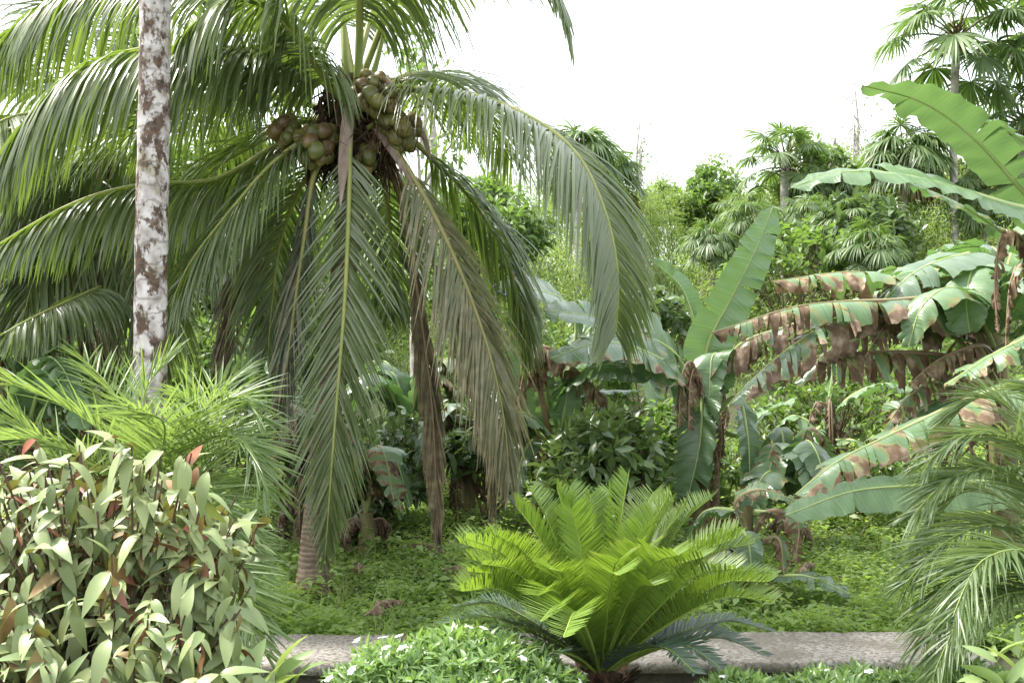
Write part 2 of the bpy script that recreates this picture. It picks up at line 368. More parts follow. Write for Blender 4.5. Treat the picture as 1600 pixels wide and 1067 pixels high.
def wood_lichen():
    m, N, L, out, b = nodes('white lichen bark')
    tc = N.new('ShaderNodeTexCoord'); P = tc.outputs['Object']
    mp = N.new('ShaderNodeMapping'); mp.inputs['Scale'].default_value = (1, 1, .75); L.new(P, mp.inputs[0])
    base = ramp(N, L, noise(N, L, 11, 5, mp.outputs[0]), [(.34, (.26, .22, .205)), (.62, (.60, .555, .55))])
    grn = ramp(N, L, noise(N, L, 7, 4, mp.outputs[0], .6), [(.56, (0, 0, 0)), (.64, (.7, .7, .7))])
    base = mixc(N, L, grn, base, (.25, .22, .12))
    n2 = N.new('ShaderNodeTexNoise'); n2.inputs['Scale'].default_value = 8.5; n2.inputs['Detail'].default_value = 8; n2.inputs['Roughness'].default_value = .68
    mp2 = N.new('ShaderNodeMapping'); mp2.inputs['Location'].default_value = (3.1, 1.7, 8.2); mp2.inputs['Scale'].default_value = (1.2, 1.2, .8); L.new(P, mp2.inputs[0]); L.new(mp2.outputs[0], n2.inputs[0])
    br = ramp(N, L, n2.outputs['Fac'], [(.485, (0, 0, 0)), (.55, (1, 1, 1))])
    col = mixc(N, L, br, base, ramp(N, L, noise(N, L, 30, 3, P), [(.3, (.035, .022, .015)), (.7, (.13, .078, .05))]))
    wv = N.new('ShaderNodeTexWave'); wv.bands_direction = 'Z'; wv.inputs['Scale'].default_value = 2.6; wv.inputs['Distortion'].default_value = 6; wv.inputs['Detail'].default_value = 4; wv.inputs['Detail Scale'].default_value = 2.5; L.new(P, wv.inputs[0])
    col = mixc(N, L, ramp(N, L, wv.outputs['Fac'], [(0, (.55, .55, .55)), (.10, (0, 0, 0))]), col, (.12, .085, .07))
    L.new(col, b.inputs['Base Color']); b.inputs['Roughness'].default_value = .85
    bp = N.new('ShaderNodeBump'); bp.inputs['Strength'].default_value = .5; bp.inputs['Distance'].default_value = .015
    L.new(n2.outputs['Fac'], bp.inputs['Height']); L.new(bp.outputs[0], b.inputs['Normal']); L.new(b.outputs[0], out.inputs[0])
    return m
M_LICHEN = wood_lichen()
def soil():
    m, N, L, out, b = nodes('soil and moss')
    geo = N.new('ShaderNodeNewGeometry'); P = geo.outputs['Position']
    c = ramp(N, L, noise(N, L, 1.3, 6, P, .65), [(.35, (.05, .035, .02)), (.5, (.045, .06, .02)), (.7, (.06, .10, .03))])
    L.new(c, b.inputs['Base Color']); b.inputs['Roughness'].default_value = .95
    bp = N.new('ShaderNodeBump'); bp.inputs['Strength'].default_value = .6; bp.inputs['Distance'].default_value = .05
    L.new(noise(N, L, 18, 5, P), bp.inputs['Height']); L.new(bp.outputs[0], b.inputs['Normal']); L.new(b.outputs[0], out.inputs[0])
    return m
def concrete(name, c1, c2, stain):
    m, N, L, out, b = nodes(name)
    geo = N.new('ShaderNodeNewGeometry'); P = geo.outputs['Position']
    c = ramp(N, L, noise(N, L, 38, 6, P, .75), [(.40, c1), (.56, c2)])
    c = mixc(N, L, ramp(N, L, noise(N, L, 2.3, 5, P, .65), [(.45, (0, 0, 0)), (.62, (.75, .75, .75))]), c, stain)
    c = mixc(N, L, ramp(N, L, noise(N, L, 90, 2, P), [(.62, (0, 0, 0)), (.7, (.6, .6, .6))]), c, (.05, .045, .04))
    L.new(c, b.inputs['Base Color']); b.inputs['Roughness'].default_value = .9
    bp = N.new('ShaderNodeBump'); bp.inputs['Strength'].default_value = .5; bp.inputs['Distance'].default_value = .01
    L.new(noise(N, L, 60, 5, P, .7), bp.inputs['Height']); L.new(bp.outputs[0], b.inputs['Normal']); L.new(b.outputs[0], out.inputs[0])
    return m

# ------------------------------------------------------------------ the ground
def hz(x, y):
    x, y = np.asarray(x, float), np.asarray(y, float)
    z = .30 + .06 * sst(5.6, 6.3, y) + .085 * np.clip(y - 6.2, 0, 6.5)
    z = z + 4.3 * sst(12, 30, y) + .7 * sst(8, 20, y) * sst(0, 9, x) + .05 * lump(x, y, .9) * sst(6, 8, y) + .5 * lump(x, y, .22, 2) * sst(14, 24, y)
    return z - 6 * sst(60, 300, y)
def build_ground():
    xs = np.r_[np.linspace(-900, -40, 12), np.linspace(-30, 30, 121), np.linspace(40, 900, 12)]
    ys = np.r_[np.linspace(-600, -10, 8), np.linspace(-4, 34, 153), np.linspace(38, 1200, 24)]
    X, Y = np.meshgrid(xs, ys); v = np.stack([X, Y, hz(X, Y)], -1)
    nx, ny = len(xs), len(ys); i = np.arange(ny - 1)[:, None] * nx; j = np.arange(nx - 1)[None]
    q = np.stack([i + j, i + j + 1, i + nx + j + 1, i + nx + j], -1)
    o = G().add(v, q).obj('ground', soil()); o['kind'] = 'structure'
build_ground()

# ------------------------------------------------------------------ the low garden wall
def box(g, x0, x1, y0, y1, z0, z1, c, rot, rng, bev=.012, nx=40):
    """a long worn block: rounded section swept along x with slightly wandering edges"""
    sec = np.array([[y0, z0], [y0, z1 - bev], [y0 + bev, z1], [y0 + .3 * (y1 - y0), z1], [y0 + .7 * (y1 - y0), z1], [y1 - bev, z1], [y1, z1 - bev], [y1, z0]])
    xs = np.linspace(x0, x1, nx); k = len(sec)
    v = np.zeros((nx, k, 3)); v[..., 0] = xs[:, None]; v[..., 1] = sec[None, :, 0]; v[..., 2] = sec[None, :, 1]
    v[..., 1:] += rng.normal(0, .0035, (nx, k, 2)) * (1 - .6 * (np.arange(k) == 0))[None, :, None]
    cr, sr = math.cos(rot), math.sin(rot); x = v[..., 0].copy(); y = v[..., 1].copy()
    v[..., 0], v[..., 1] = c[0] + x * cr - y * sr, c[1] + x * sr + y * cr
    i = np.arange(nx - 1)[:, None] * k; j = np.arange(k)[None]
    q = np.stack([i + j, i + k + j, i + k + (j + 1) % k, i + (j + 1) % k], -1).reshape(-1, 4)
    e = [[0, 1, 2, 3], [0, 3, 4, 7], [7, 4, 5, 6]]
    q = np.vstack([q, np.array(e), np.array(e)[:, ::-1] + (nx - 1) * k])
    g.add(v, q)
rng = np.random.RandomState(5)
wall = thing('garden_wall', 'low weathered concrete wall with a broad flat top behind the cycad', 'wall', (0, 5.7, .2))
M_CONC = concrete('weathered concrete', (.105, .092, .078), (.38, .345, .305), (.14, .12, .09))
M_CLAY = concrete('brown concrete', (.14, .09, .065), (.27, .19, .14), (.12, .10, .06))
M_DKCONC = concrete('shade-dark mossy concrete', (.05, .04, .032), (.10, .08, .065), (.05, .05, .03))  # colour darkened to paint in the shade below the slab, with mossy stains
ROT = R(1.1)
for nm, x0, x1, mt, dz in (('slab', -4.5, -.66, M_CONC, 0), ('slab', -.655, -.33, M_CLAY, -.012), ('slab', -.325, 2.62, M_CONC, .004)):
    g = G(); box(g, x0, x1, -.29, .36, .44 + dz, .50 + dz, (0, 5.72), ROT, rng); o = g.obj(nm, mt, wall)
    if mt is M_CLAY: o['label'] = 'brown earth-stained length of the wall top'
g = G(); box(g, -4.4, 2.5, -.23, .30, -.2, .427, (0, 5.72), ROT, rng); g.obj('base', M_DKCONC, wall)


# ------------------------------------------------------------------ the coconut palm
def coconut_palm():
    rng = np.random.RandomState(11)
    b = at(490, 968, 7.3); b[2] = hz(b[0], b[1]) - .03
    t = thing('coconut_palm', 'coconut palm bearing bunches of nuts, its ringed trunk rising behind the wall', 'palm tree', b)
    g = G(); tube(g, np.vstack([b - [0, 0, .15], b + [0, 0, .12], A([(492, 900, 7.35), (500, 780, 7.45), (522, 560, 7.55), (548, 330, 7.55), (556, 200, 7.5), (558, 120, 7.5)])]),
                  (.15, .125, .105, .10, .098, .10, .115, .14, .10), 16, 60)
    g.obj('trunk', M_COCOTRUNK, t)
    def fr(pts, n=95, L=.85, wid=.016, roll=0., **k):
        o = frond(t, A(pts) if not isinstance(pts, np.ndarray) else pts, int(n * 1.4), L * 1.16, wid * .72, k.pop('leaf', M_COCO), M_COCO_RIB, rng, roll=roll, rr=k.pop('rr', (.035, .005)), **k)
        return o
    # the long green frond hanging down in front, leaflets coloured paler to look lit
    fr([(552, 150, 7.35), (547, 215, 7.1), (545, 330, 7.0), (538, 480, 6.9), (522, 680, 6.85), (508, 870, 6.9)], 120, .60, .014, H=(0, -1, 0), var0=.4, ang=(46, 16), lift=-.1, droop=.3, t0=.17, jit=.07, lprof=((0, .5), (.2, 1), (.6, .95), (.8, .6), (1, .22)))
    # ageing frond drooping to the right
    o = fr([(585, 195, 7.3), (640, 268, 7.05), (700, 380, 6.95), (755, 520, 6.95), (785, 640, 7.0), (795, 735, 7.05)], 90, .72, .014, H=(.5, -.8, 0), ang=(48, 14), lift=-.2, droop=1.0, t0=.2, dry=.42, drytip=.5)
    o['label'] = 'ageing brownish frond with limp leaflets'
    # dark frond behind it
    fr([(625, 200, 7.7), (672, 245, 7.9), (735, 310, 8.1), (790, 400, 8.2), (815, 480, 8.2), (822, 540, 8.2)], 90, .75, .017, H=(.6, .3, 0), ang=(60, 20), droop=1.1, t0=.15)
    # the big frond arching to the right
    fr([(585, 165, 7.5), (640, 140, 7.4), (740, 150, 7.2), (830, 185, 7.0), (900, 240, 6.8), (945, 330, 6.7), (966, 430, 6.65), (962, 520, 6.7)], 130, .84, .016, H=(.9, -.45, 0), ang=(76, 40), droop=1.15, t0=.08, jit=.06, twist=.14, roll=(0, 0, .2, .95), rr=(.03, .004), lprof=((0, .8), (.15, 1.25), (.5, 1.15), (.72, .68), (.9, .5), (1, .3)))
    fr([(588, 150, 7.6), (640, 118, 7.9), (700, 125, 8.5), (760, 170, 9.0), (800, 250, 9.3)], 80, .8, .017, droop=1.2, ang=(70, 30), t0=.12)
    # upright fronds leaving the picture at the top
    fr([(560, 130, 7.45), (562, 30, 7.25), (566, -110, 6.9), (575, -230, 6.3), (585, -260, 5.7)], 120, 1.15, .016, H=(.05, -1, 0), droop=2.8, jit=.06, ang=(85, 35), t0=.2, rr=(.05, .01))
    fr([(566, 120, 7.5), (620, 0, 7.5), (720, -80, 7.4), (820, -70, 7.3), (870, -10, 7.2), (889, 55, 7.2)], 90, .62, .016, droop=1.3, ang=(66, 25), t0=.15, rr=(.04, .005))
    fr([(555, 120, 7.6), (600, -40, 8.0), (660, -160, 8.6), (740, -190, 9.2), (820, -120, 9.7)], 90, .9, .017, droop=1.5, t0=.15)
    fr([(552, 120, 7.6), (520, -40, 8.0), (470, -140, 8.5), (420, -150, 9.0), (360, -80, 9.5)], 90, 1.0, .017, droop=1.6, t0=.15)
    # fronds arching to the left
    fr([(545, 165, 7.45), (508, 120, 7.2), (460, 55, 6.9), (405, 8, 6.95), (345, 5, 6.8), (290, 50, 6.7)], 100, .88, .019, droop=2.1, ang=(75, 35), t0=.15, H=(-.8, -.6, 0), jit=.05, twist=.12)
    fr([(540, 170, 7.55), (470, 100, 7.5), (380, 78, 7.3), (290, 76, 7.1), (205, 80, 6.9), (120, 112, 6.75), (45, 185, 6.65), (-20, 270, 6.6)], 135, 1.0, .018, droop=2.1, ang=(68, 30), t0=.1, H=(-1, -.25, 0), jit=.05, twist=.12)
    fr([(545, 150, 7.5), (450, 30, 7.7), (330, -40, 7.8), (200, -45, 7.8), (80, 5, 7.7), (-30, 90, 7.7)], 120, 1.1, .019, droop=2.1, ang=(72, 35), t0=.1, jit=.05, twist=.12)
    fr([(535, 190, 7.6), (470, 190, 8.0), (400, 225, 8.3), (330, 268, 8.5), (265, 340, 8.6), (220, 430, 8.6)], 90, .8, .017, droop=1.2, t0=.12)
    fr([(530, 215, 7.4), (475, 222, 7.2), (420, 262, 7.05), (352, 340, 6.95), (298, 410, 6.9), (266, 478, 6.9)], 105, .66, .015, droop=1.25, ang=(62, 25), t0=.12, H=(-.8, -.5, 0), roll=(0, -.3))
    fr([(528, 205, 7.6), (440, 225, 7.6), (340, 280, 7.5), (230, 288, 7.3), (140, 308, 7.1), (60, 345, 7.0), (-15, 390, 6.95)], 120, .72, .017, droop=2.1, ang=(70, 30), t0=.12, H=(-1, -.3, 0), jit=.05, twist=.12)
    fr([(535, 235, 7.8), (480, 275, 8.1), (440, 370, 8.3), (425, 470, 8.3), (418, 560, 8.2)], 80, .7, .017, droop=1.1, t0=.14, H=(-.6, .5, 0))
    fr([(575, 230, 7.8), (600, 290, 8.1), (612, 390, 8.2), (610, 490, 8.2)], 70, .6, .017, droop=1.0, t0=.15, H=(.3, .9, 0))
    fr([(535, 180, 7.8), (420, 150, 8.2), (300, 170, 8.5), (180, 210, 8.6), (80, 280, 8.6), (10, 370, 8.5)], 110, 1.0, .018, droop=1.5, ang=(70, 30), t0=.1)
    # dying fronds hanging against the trunk
    o = fr([(520, 235, 7.3), (492, 268, 7.15), (476, 370, 7.1), (455, 520, 7.1), (437, 665, 7.15)], 80, .5, .014, H=(-.4, -.9, 0), ang=(28, 12), droop=.9, t0=.16, dry=.3, leaf=M_CYCADD); o['label'] = 'limp grey-green frond folded against the trunk'
    o = fr([(600, 225, 7.6), (630, 330, 7.75), (655, 480, 7.8), (675, 640, 7.8), (684, 830, 7.75)], 90, .5, .017, H=(.2, -1, 0), ang=(18, 8), droop=1.2, t0=.3, dry=.95, jit=.06); o['label'] = 'dead red-brown frond hanging straight down'
    o = fr([(595, 215, 7.7), (645, 330, 8.0), (720, 520, 8.1), (765, 660, 8.1), (770, 790, 8.1)], 80, .5, .014, H=(.4, .9, 0), ang=(24, 10), droop=1.2, t0=.35, dry=.8, jit=.08); o['label'] = 'dead straw-coloured frond hanging down'
    o = fr([(520, 230, 7.8), (440, 330, 8.4), (370, 440, 8.8), (345, 590, 8.8)], 70, .55, .016, H=(-.5, .5, 0), ang=(26, 12), droop=1.2, t0=.35, dry=.6, leaf=M_CYCADD); o['label'] = 'dead grey frond hanging behind the pale trunk'
    # leaf bases and the fibrous heart
    for P, r in ((((552, 265, 7.42), (546, 190, 7.36), (540, 118, 7.38)), (.05, .04, .03)), (((575, 245, 7.45), (592, 190, 7.4), (560, 120, 7.4)), (.05, .045, .03)),
                 (((556, 240, 7.6), (520, 190, 7.5), (508, 140, 7.45)), (.05, .04, .02)), (((560, 240, 7.6), (610, 195, 7.5), (632, 180, 7.45)), (.05, .04, .02)), (((552, 250, 7.4), (535, 210, 7.33), (530, 160, 7.33)), (.03, .05, .02))):
        g = G(); tube(g, A(P), r, 8, 14); g.obj('leaf_base', M_FIBRE, t)
    g = G()
    n = 1300
    p0 = np.stack([at(rng.uniform(500, 615), rng.uniform(140, 265), rng.uniform(7.28, 7.6)) for _ in range(n)])
    strips(g, p0, jit(rng, n, .6) + [0, 0, -.5], rng.uniform(.08, .3, n), jit(rng, n, 1), .007, (1, 1, .3), 1.2, 4)
    n = 260; p0 = np.stack([at(rng.choice([rng.uniform(425, 520), rng.uniform(555, 655)]), rng.uniform(120, 240), rng.uniform(6.92, 7.1)) for _ in range(n)])
    p0 = p0[(p0[:, 0] > at(555, 200, 7)[0]) | (p0[:, 2] < at(500, 190, 7)[2])]; n = len(p0)
    strips(g, p0, jit(rng, n, .7) + [0, .3, -.4], rng.uniform(.06, .2, n), jit(rng, n, 1), .0035, (1, 1, .3), 1.0, 4)
    g.obj('fibre', M_FIBRE, t)
    for P, r in ((((556, 170, 7.42), (562, 60, 7.3), (563, -20, 7.2)), (.055, .042, .034)), (((548, 180, 7.42), (540, 110, 7.4), (536, 30, 7.5)), (.05, .04, .03)), (((566, 175, 7.45), (585, 110, 7.45), (600, 50, 7.5)), (.05, .035, .025)),
                 (((545, 170, 7.4), (505, 118, 7.2), (478, 80, 7.03)), (.05, .04, .03))):
        g = G(); tube(g, A(P), r, 8, 16, squash=.7); g.obj('petiole', M_PETIOLE, t)
    for P, w_ in ((((548, 145, 7.2), (544, 190, 7.12), (551, 250, 7.1), (553, 330, 7.05)), .05), (((604, 118, 7.3), (612, 150, 7.2), (624, 182, 7.15)), .035), (((585, 200, 7.25), (620, 235, 7.1), (655, 290, 7.0)), .035), (((475, 205, 7.2), (455, 238, 7.1), (434, 272, 7.05)), .03),
                 (((655, 195, 7.3), (668, 222, 7.25), (690, 245, 7.3)), .022), (((540, 150, 7.2), (536, 120, 7.15), (548, 110, 7.1)), .04)):
        g = G(); C, T, tt = crv(A(P), 12)
        strips(g, C[:1], (C[1] - C[0])[None], np.linalg.norm(np.diff(C, axis=0), axis=1).sum(), np.array([[1., 0, .2]]), w_, (.5, 1, .8, .1), .5, 10, .6)
        g.obj('sheath', M_SPATHE, t)
    # fruit stalks
    for P in (((540, 240, 7.4), (500, 210, 7.25), (470, 215, 7.2)), ((545, 215, 7.4), (520, 205, 7.25), (498, 215, 7.15)), ((560, 180, 7.35), (585, 135, 7.2), (585, 150, 7.15)), ((575, 200, 7.3), (610, 180, 7.2), (622, 190, 7.15)),
              ((478, 250, 7.3), (482, 275, 7.25), (484, 330, 7.25)), ((560, 235, 7.4), (570, 250, 7.3), (575, 262, 7.3))):
        g = G(); tube(g, A(P), (.022, .018, .012), 6, 12); g.obj('fruit_stalk', M_FIBRE if P[0][1] == 250 else M_PETIOLE, t)
    # the nuts, each a slightly three-sided husk with its calyx
    th = np.linspace(0, np.pi, 11); ph = np.linspace(0, 2 * np.pi, 16, endpoint=False)
    TT, PP = np.meshgrid(th, ph, indexing='ij')
    rad = np.sin(TT) * (1 + .05 * np.cos(3 * PP)) * .5; zz = np.cos(TT) * .58 - .06 * np.sin(TT) ** 2
    NV = np.stack([rad * np.cos(PP), rad * np.sin(PP), zz], -1)
    i = np.arange(10)[:, None] * 16; j = np.arange(16)[None]; NQ = np.stack([i + j, i + (j + 1) % 16, i + 16 + (j + 1) % 16, i + 16 + j], -1).reshape(-1, 4)
    nuts = [(566, 133, 7.1, 1), (582, 131, 7.12, 1), (578, 148, 7.02, 1.05), (590, 160, 7.0, 1.05), (607, 146, 7.12, .95), (611, 168, 7.08, .95), (600, 178, 7.15, .95), (566, 158, 7.2, .9), (594, 138, 7.25, 1),
            (484, 222, 7.0, 1), (489, 208, 7.08, 1.05), (506, 206, 7.1, 1), (494, 236, 6.96, 1.05), (474, 228, 7.1, .95), (510, 232, 7.1, .95), (478, 248, 7.06, .9), (500, 250, 7.06, .85), (517, 218, 7.2, 1),
            (429, 206, 7.2, .95), (442, 193, 7.22, .95), (448, 217, 7.16, .95), (458, 198, 7.25, .95), (437, 212, 7.3, .9), (462, 212, 7.3, .9),
            (614, 188, 7.1, 1.05), (630, 201, 7.06, 1.1), (618, 216, 7.1, 1), (634, 222, 7.14, 1), (649, 193, 7.3, .9), (606, 205, 7.2, .9), (640, 210, 7.2, .9), (576, 246, 7.2, .95), (572, 266, 7.25, .9), (582, 232, 7.3, .9)]
    nuts += [(572, 118, 7.2, .9), (594, 122, 7.2, .9), (556, 145, 7.25, .85), (617, 156, 7.2, .9), (603, 190, 7.1, .95), (588, 176, 7.12, .9), (574, 166, 7.18, .85), (468, 214, 7.15, .9), (482, 206, 7.2, .9), (516, 206, 7.2, .9), (488, 254, 7.1, .9), (512, 246, 7.15, .9), (470, 240, 7.15, .85),
             (433, 196, 7.3, .85), (452, 188, 7.3, .9), (454, 208, 7.2, .9), (444, 224, 7.2, .85), (626, 186, 7.2, .9), (642, 186, 7.3, .9), (622, 230, 7.15, .9), (640, 228, 7.2, .85), (612, 228, 7.25, .85), (652, 205, 7.3, .85), (564, 252, 7.3, .85), (580, 256, 7.3, .85), (570, 236, 7.3, .85)]
    for px, py, Y, s in nuts:
        c = at(px, py, Y); ax = nrm(c - at(555, 175, 7.5) + jit(rng, 1, .15)[0]) * .7 + np.array([0, -.1, -.5]); ax = nrm(ax)
        x = nrm(np.cross(ax, [.3, 1, .1])); y = np.cross(ax, x); sz = .116 * s * rng.uniform(.92, 1.06)
        g = G(); g.add(c + sz * (NV[..., :1] * x + NV[..., 1:2] * y + NV[..., 2:] * ax).reshape(-1, 3), NQ, rng.rand(), 0, np.repeat(np.linspace(0, 1, 11), 16)); o = g.obj('coconut', M_NUT, t)
        g = G(); a = np.linspace(0, 2 * np.pi, 6, endpoint=False)
        strips(g, np.repeat((c - ax * sz * .60)[None], 6, 0), x * np.cos(a)[:, None] + y * np.sin(a)[:, None] + ax * .25, sz * .3, np.cross(ax, x * np.cos(a)[:, None] + y * np.sin(a)[:, None]), sz * .14, (.8, 1, .3), -.1, 3)
        g.obj('calyx', M_SPATHE, o)
coconut_palm()

# a second coconut palm behind, mostly hidden: brown trunk, fronds filling the left
def coconut_behind():
    rng = np.random.RandomState(23)
    b = at(172, 760, 9.6); b[2] = hz(b[0], b[1])
    t = thing('coconut_palm', 'coconut palm with a red-brown trunk standing behind the pale lichen-spotted trunk', 'palm tree', b)
    top = at(160, 215, 9.6)
    g = G(); tube(g, np.vstack([b - [0, 0, .1], b + [0, 0, .2], at(168, 480, 9.6), at(163, 330, 9.6), top]), (.22, .16, .11, .12, .13), 14, 40); g.obj('trunk', M_DARKBARK, t)
    for P, kw in (([(160, 230, 9.6), (110, 150, 9.4), (40, 110, 9.2), (-50, 140, 9), (-110, 230, 9)], {}), ([(160, 230, 9.6), (220, 140, 9.7), (300, 120, 9.8), (370, 170, 10), (410, 260, 10)], {}),
                  ([(160, 240, 9.6), (100, 250, 9.3), (20, 300, 9), (-40, 390, 8.8)], {}), ([(165, 240, 9.6), (230, 260, 9.5), (310, 330, 9.5), (350, 430, 9.5)], {}), ([(160, 220, 9.6), (150, 60, 9.8), (110, -40, 10), (50, -60, 10.3)], {}),
                  ([(160, 220, 9.6), (190, 60, 9.7), (260, -20, 9.8), (340, 0, 10)], {}), ([(155, 250, 9.6), (120, 320, 9.2), (60, 420, 8.9), (30, 520, 8.8)], {}), ([(165, 250, 9.6), (200, 330, 9.4), (235, 440, 9.3), (240, 540, 9.3)], {}),
                  ([(158, 255, 9.5), (140, 340, 9.2), (125, 440, 9.0), (118, 520, 9.0)], dict(dry=.7)), ([(165, 450, 9.3), (150, 452, 8.6), (95, 476, 7.9), (35, 505, 7.5), (-25, 540, 7.3)], dict(L=.5, wid=.02, droop=1.6)),
                  ([(160, 235, 9.6), (60, 180, 8.8), (-30, 210, 8.2), (-90, 300, 8)], {})):
        k = dict(L=1.05, wid=.02, droop=1.3, t0=.12); k.update(kw); L, wid = k.pop('L'), k.pop('wid')
        o = frond(t, A(P), 115, L * 1.15, wid * .72, M_COCO, M_COCO_RIB, rng, m=4, fold=.3, **k)
        if k.get('dry'): o['label'] = 'dead brown frond hanging against the trunk'
coconut_behind()

# ------------------------------------------------------------------ the tall pale trunk in front
def pale_palm():
    rng = np.random.RandomState(31)
    b = at(236, 900, 6.3); b[2] = hz(b[0], b[1])
    t = thing('tall_palm', 'tall straight palm trunk mottled white and brown with lichen, crown above view', 'palm tree', b)
    g = G(); tube(g, np.vstack([b - [0, 0, .1], b + [0, 0, .1], A([(234, 700, 6.3), (236, 420, 6.3), (240, 210, 6.3), (243, 0, 6.3), (246, -300, 6.3), (248, -620, 6.3)])]), (.13, .108, .102, .1, .097, .094, .092, .088), 24, 90)
    v = np.vstack(g.V); v[:] = v + .004 * np.stack([lump(v[:, 2] * 9, v[:, 0] * 20), lump(v[:, 2] * 8, v[:, 1] * 20, 1, 4), 0 * v[:, 0]], 1); g.V = [v]
    g.obj('trunk', M_LICHEN, t)
    c = at(248, -620, 6.3)
    for k in range(9):
        a = k * 2 * math.pi / 9 + .3; h = np.array([math.cos(a), math.sin(a), 0])
        frond(t, np.array([c, c + h * .35 + Z * .7, c + h * 1.0 + Z * 1.0, c + h * 1.6 + Z * .7]), 45, .6, .022, M_COCO, M_COCO_RIB, rng, m=4)
pale_palm()

# ------------------------------------------------------------------ the cycad
def cycad():
    rng = np.random.RandomState(41)
    c = at(938, 1062, 4.75); b = c.copy(); b[2] = hz(b[0], b[1])
    t = thing('cycad', 'bright green cycad with a dense rosette of stiff comb-like fronds before the wall', 'cycad', b)
    g = G(); tube(g, np.array([b - [0, 0, .05], b + [0, 0, .1], c - [0, 0, .02], c + [0, 0, .06]]), (.15, .16, .15, .06), 14, 20)
    n = 260; a = rng.uniform(0, 6.28, n); zc = rng.uniform(b[2], c[2] + .04, n)
    p0 = np.stack([c[0] + .14 * np.cos(a), c[1] + .14 * np.sin(a), zc], 1)
    strips(g, p0, np.stack([np.cos(a), np.sin(a), .8 + 0 * a], 1), .07, np.stack([-np.sin(a), np.cos(a), 0 * a], 1), .018, (1, .9, .2), 0, 2)
    g.obj('trunk', M_FIBRE, t)
    # (tip px, tip py, tip depth, mid bulge py offset)
    tips = [(560+165,860,4.35),(690+18,845,4.5),(730,910,4.3),(775,815,4.7),(800,790,4.95),(840,780,5.1),(868,772,5.0),(893,765,4.9),(950,765,5.0),(985,760,4.85),(1045,770,4.9),(1085,790,5.05),(1110,785,5.2),(1140,812,4.7),(1165,825,4.55),(1200,880,4.5),(1205,905,4.35),(1175,850,5.1),
            (1020,845,4.15),(1012,905,3.95),(870,880,4.05),(830,915,3.95),(850,960,3.75),(900,800,4.5),(1000,820,4.5),(955,870,4.0),(780,850,4.3),(1095,860,4.2),(920,790,5.3),(1010,780,5.3),(740,880,4.7),(1150,880,4.2),(1030,800,4.6),(965,910,3.8)]
    tips += [(a + rng.uniform(-30, 30), b_ + rng.uniform(-5, 40), Y_ + rng.uniform(-.2, .2)) for a, b_, Y_ in tips[::2]]
    for px, py, Y in tips:
        e = at(px, py, Y) + rng.normal(0, .03, 3); st = c + nrm(e - c) * .05 + [0, 0, .03]
        d = e - c; r = np.linalg.norm(d[:2])
        m1 = c + d * .35 + Z * (.035 + .08 * r); m2 = c + d * .72 + Z * (.035 + .10 * r)
        frond(t, np.array([st, m1, m2, e]), 96, .145, .0042, M_CYCAD, M_CYCRIB, rng, ang=(74, 54), lift=.5, droop=rng.uniform(-.1, .12), roll=(0, 0, rng.normal(0, .2)), drytip=.5 * (rng.rand() < .2), t0=.10, m=3, fold=.3, rr=(.011, .003), prof=(.8, 1, .9, .12), jit=.035, twist=.06,
              lprof=((0, .35), (.2, .85), (.5, 1), (.88, .95), (1, .5)), H=(d[0], d[1] - .15, 0))
    for k, (px, py, Y) in enumerate([(1195, 1022, 4.5), (1150, 1000, 5.0), (1125, 1042, 4.3), (1205, 985, 4.85), (690, 975, 4.6), (715, 948, 4.9), (760, 1000, 4.35), (1085, 1050, 4.1), (820, 1060, 4.0), (740, 1020, 4.6)]):
        e = at(px, py, Y); d = e - c
        o = frond(t, np.array([c + [0, 0, .02], c + d * .35 + Z * .10, c + d * .72 + Z * .11, e]), 60, .15, .0058, M_CYCADD, M_CYCRIB, rng, ang=(68, 45), lift=.3, droop=.1, t0=.12, m=3, fold=.3, rr=(.010, .003), prof=(.8, 1, .9, .12), jit=.05, twist=.08)
        o['label'] = 'old blue-green frond drooping to the wall'
    for k in range(8):
        a = k * .8 + .2; e = c + np.array([math.cos(a) * .12, math.sin(a) * .12, .42 + .1 * rng.rand()])
        frond(t, np.array([c, c + (e - c) * .5 + Z * .03, e]), 40, .09, .005, M_CYCAD, M_CYCRIB, rng, ang=(50, 30), lift=.6, droop=-.1, t0=.2, m=3, rr=(.008, .003), jit=.04, twist=.06)
cycad()

# ------------------------------------------------------------------ feather palms left and right
def feather(name, label, c, fr, leaf, n, L, wid, seed, ang=(62, 30), droop=.7, lift=.3, stem=.07):
    rng = np.random.RandomState(seed); b = c.copy(); b[2] = hz(b[0], b[1])
    t = thing(name, label, 'palm', b)
    g = G(); tube(g, np.array([b - [0, 0, .05], (b + c) / 2, c + [0, 0, .08]]), (stem * 1.2, stem, stem * .7), 10, 14); g.obj('trunk', M_FIBRE, t)
    for P in fr:
        P = A(P) if not isinstance(P, np.ndarray) else P
        P = np.vstack([c, P])
        ln = np.linalg.norm(np.diff(P, axis=0), axis=1).sum()
        frond(t, P, max(20, int(n * ln)), L, wid, leaf, M_FRIB, rng, ang=ang, droop=droop, lift=lift, t0=.18, m=4, fold=.4, rr=(.013, .003), jit=.14, twist=.3, lprof=((0, .6), (.2, 1), (.7, .9), (1, .5)))
    return t
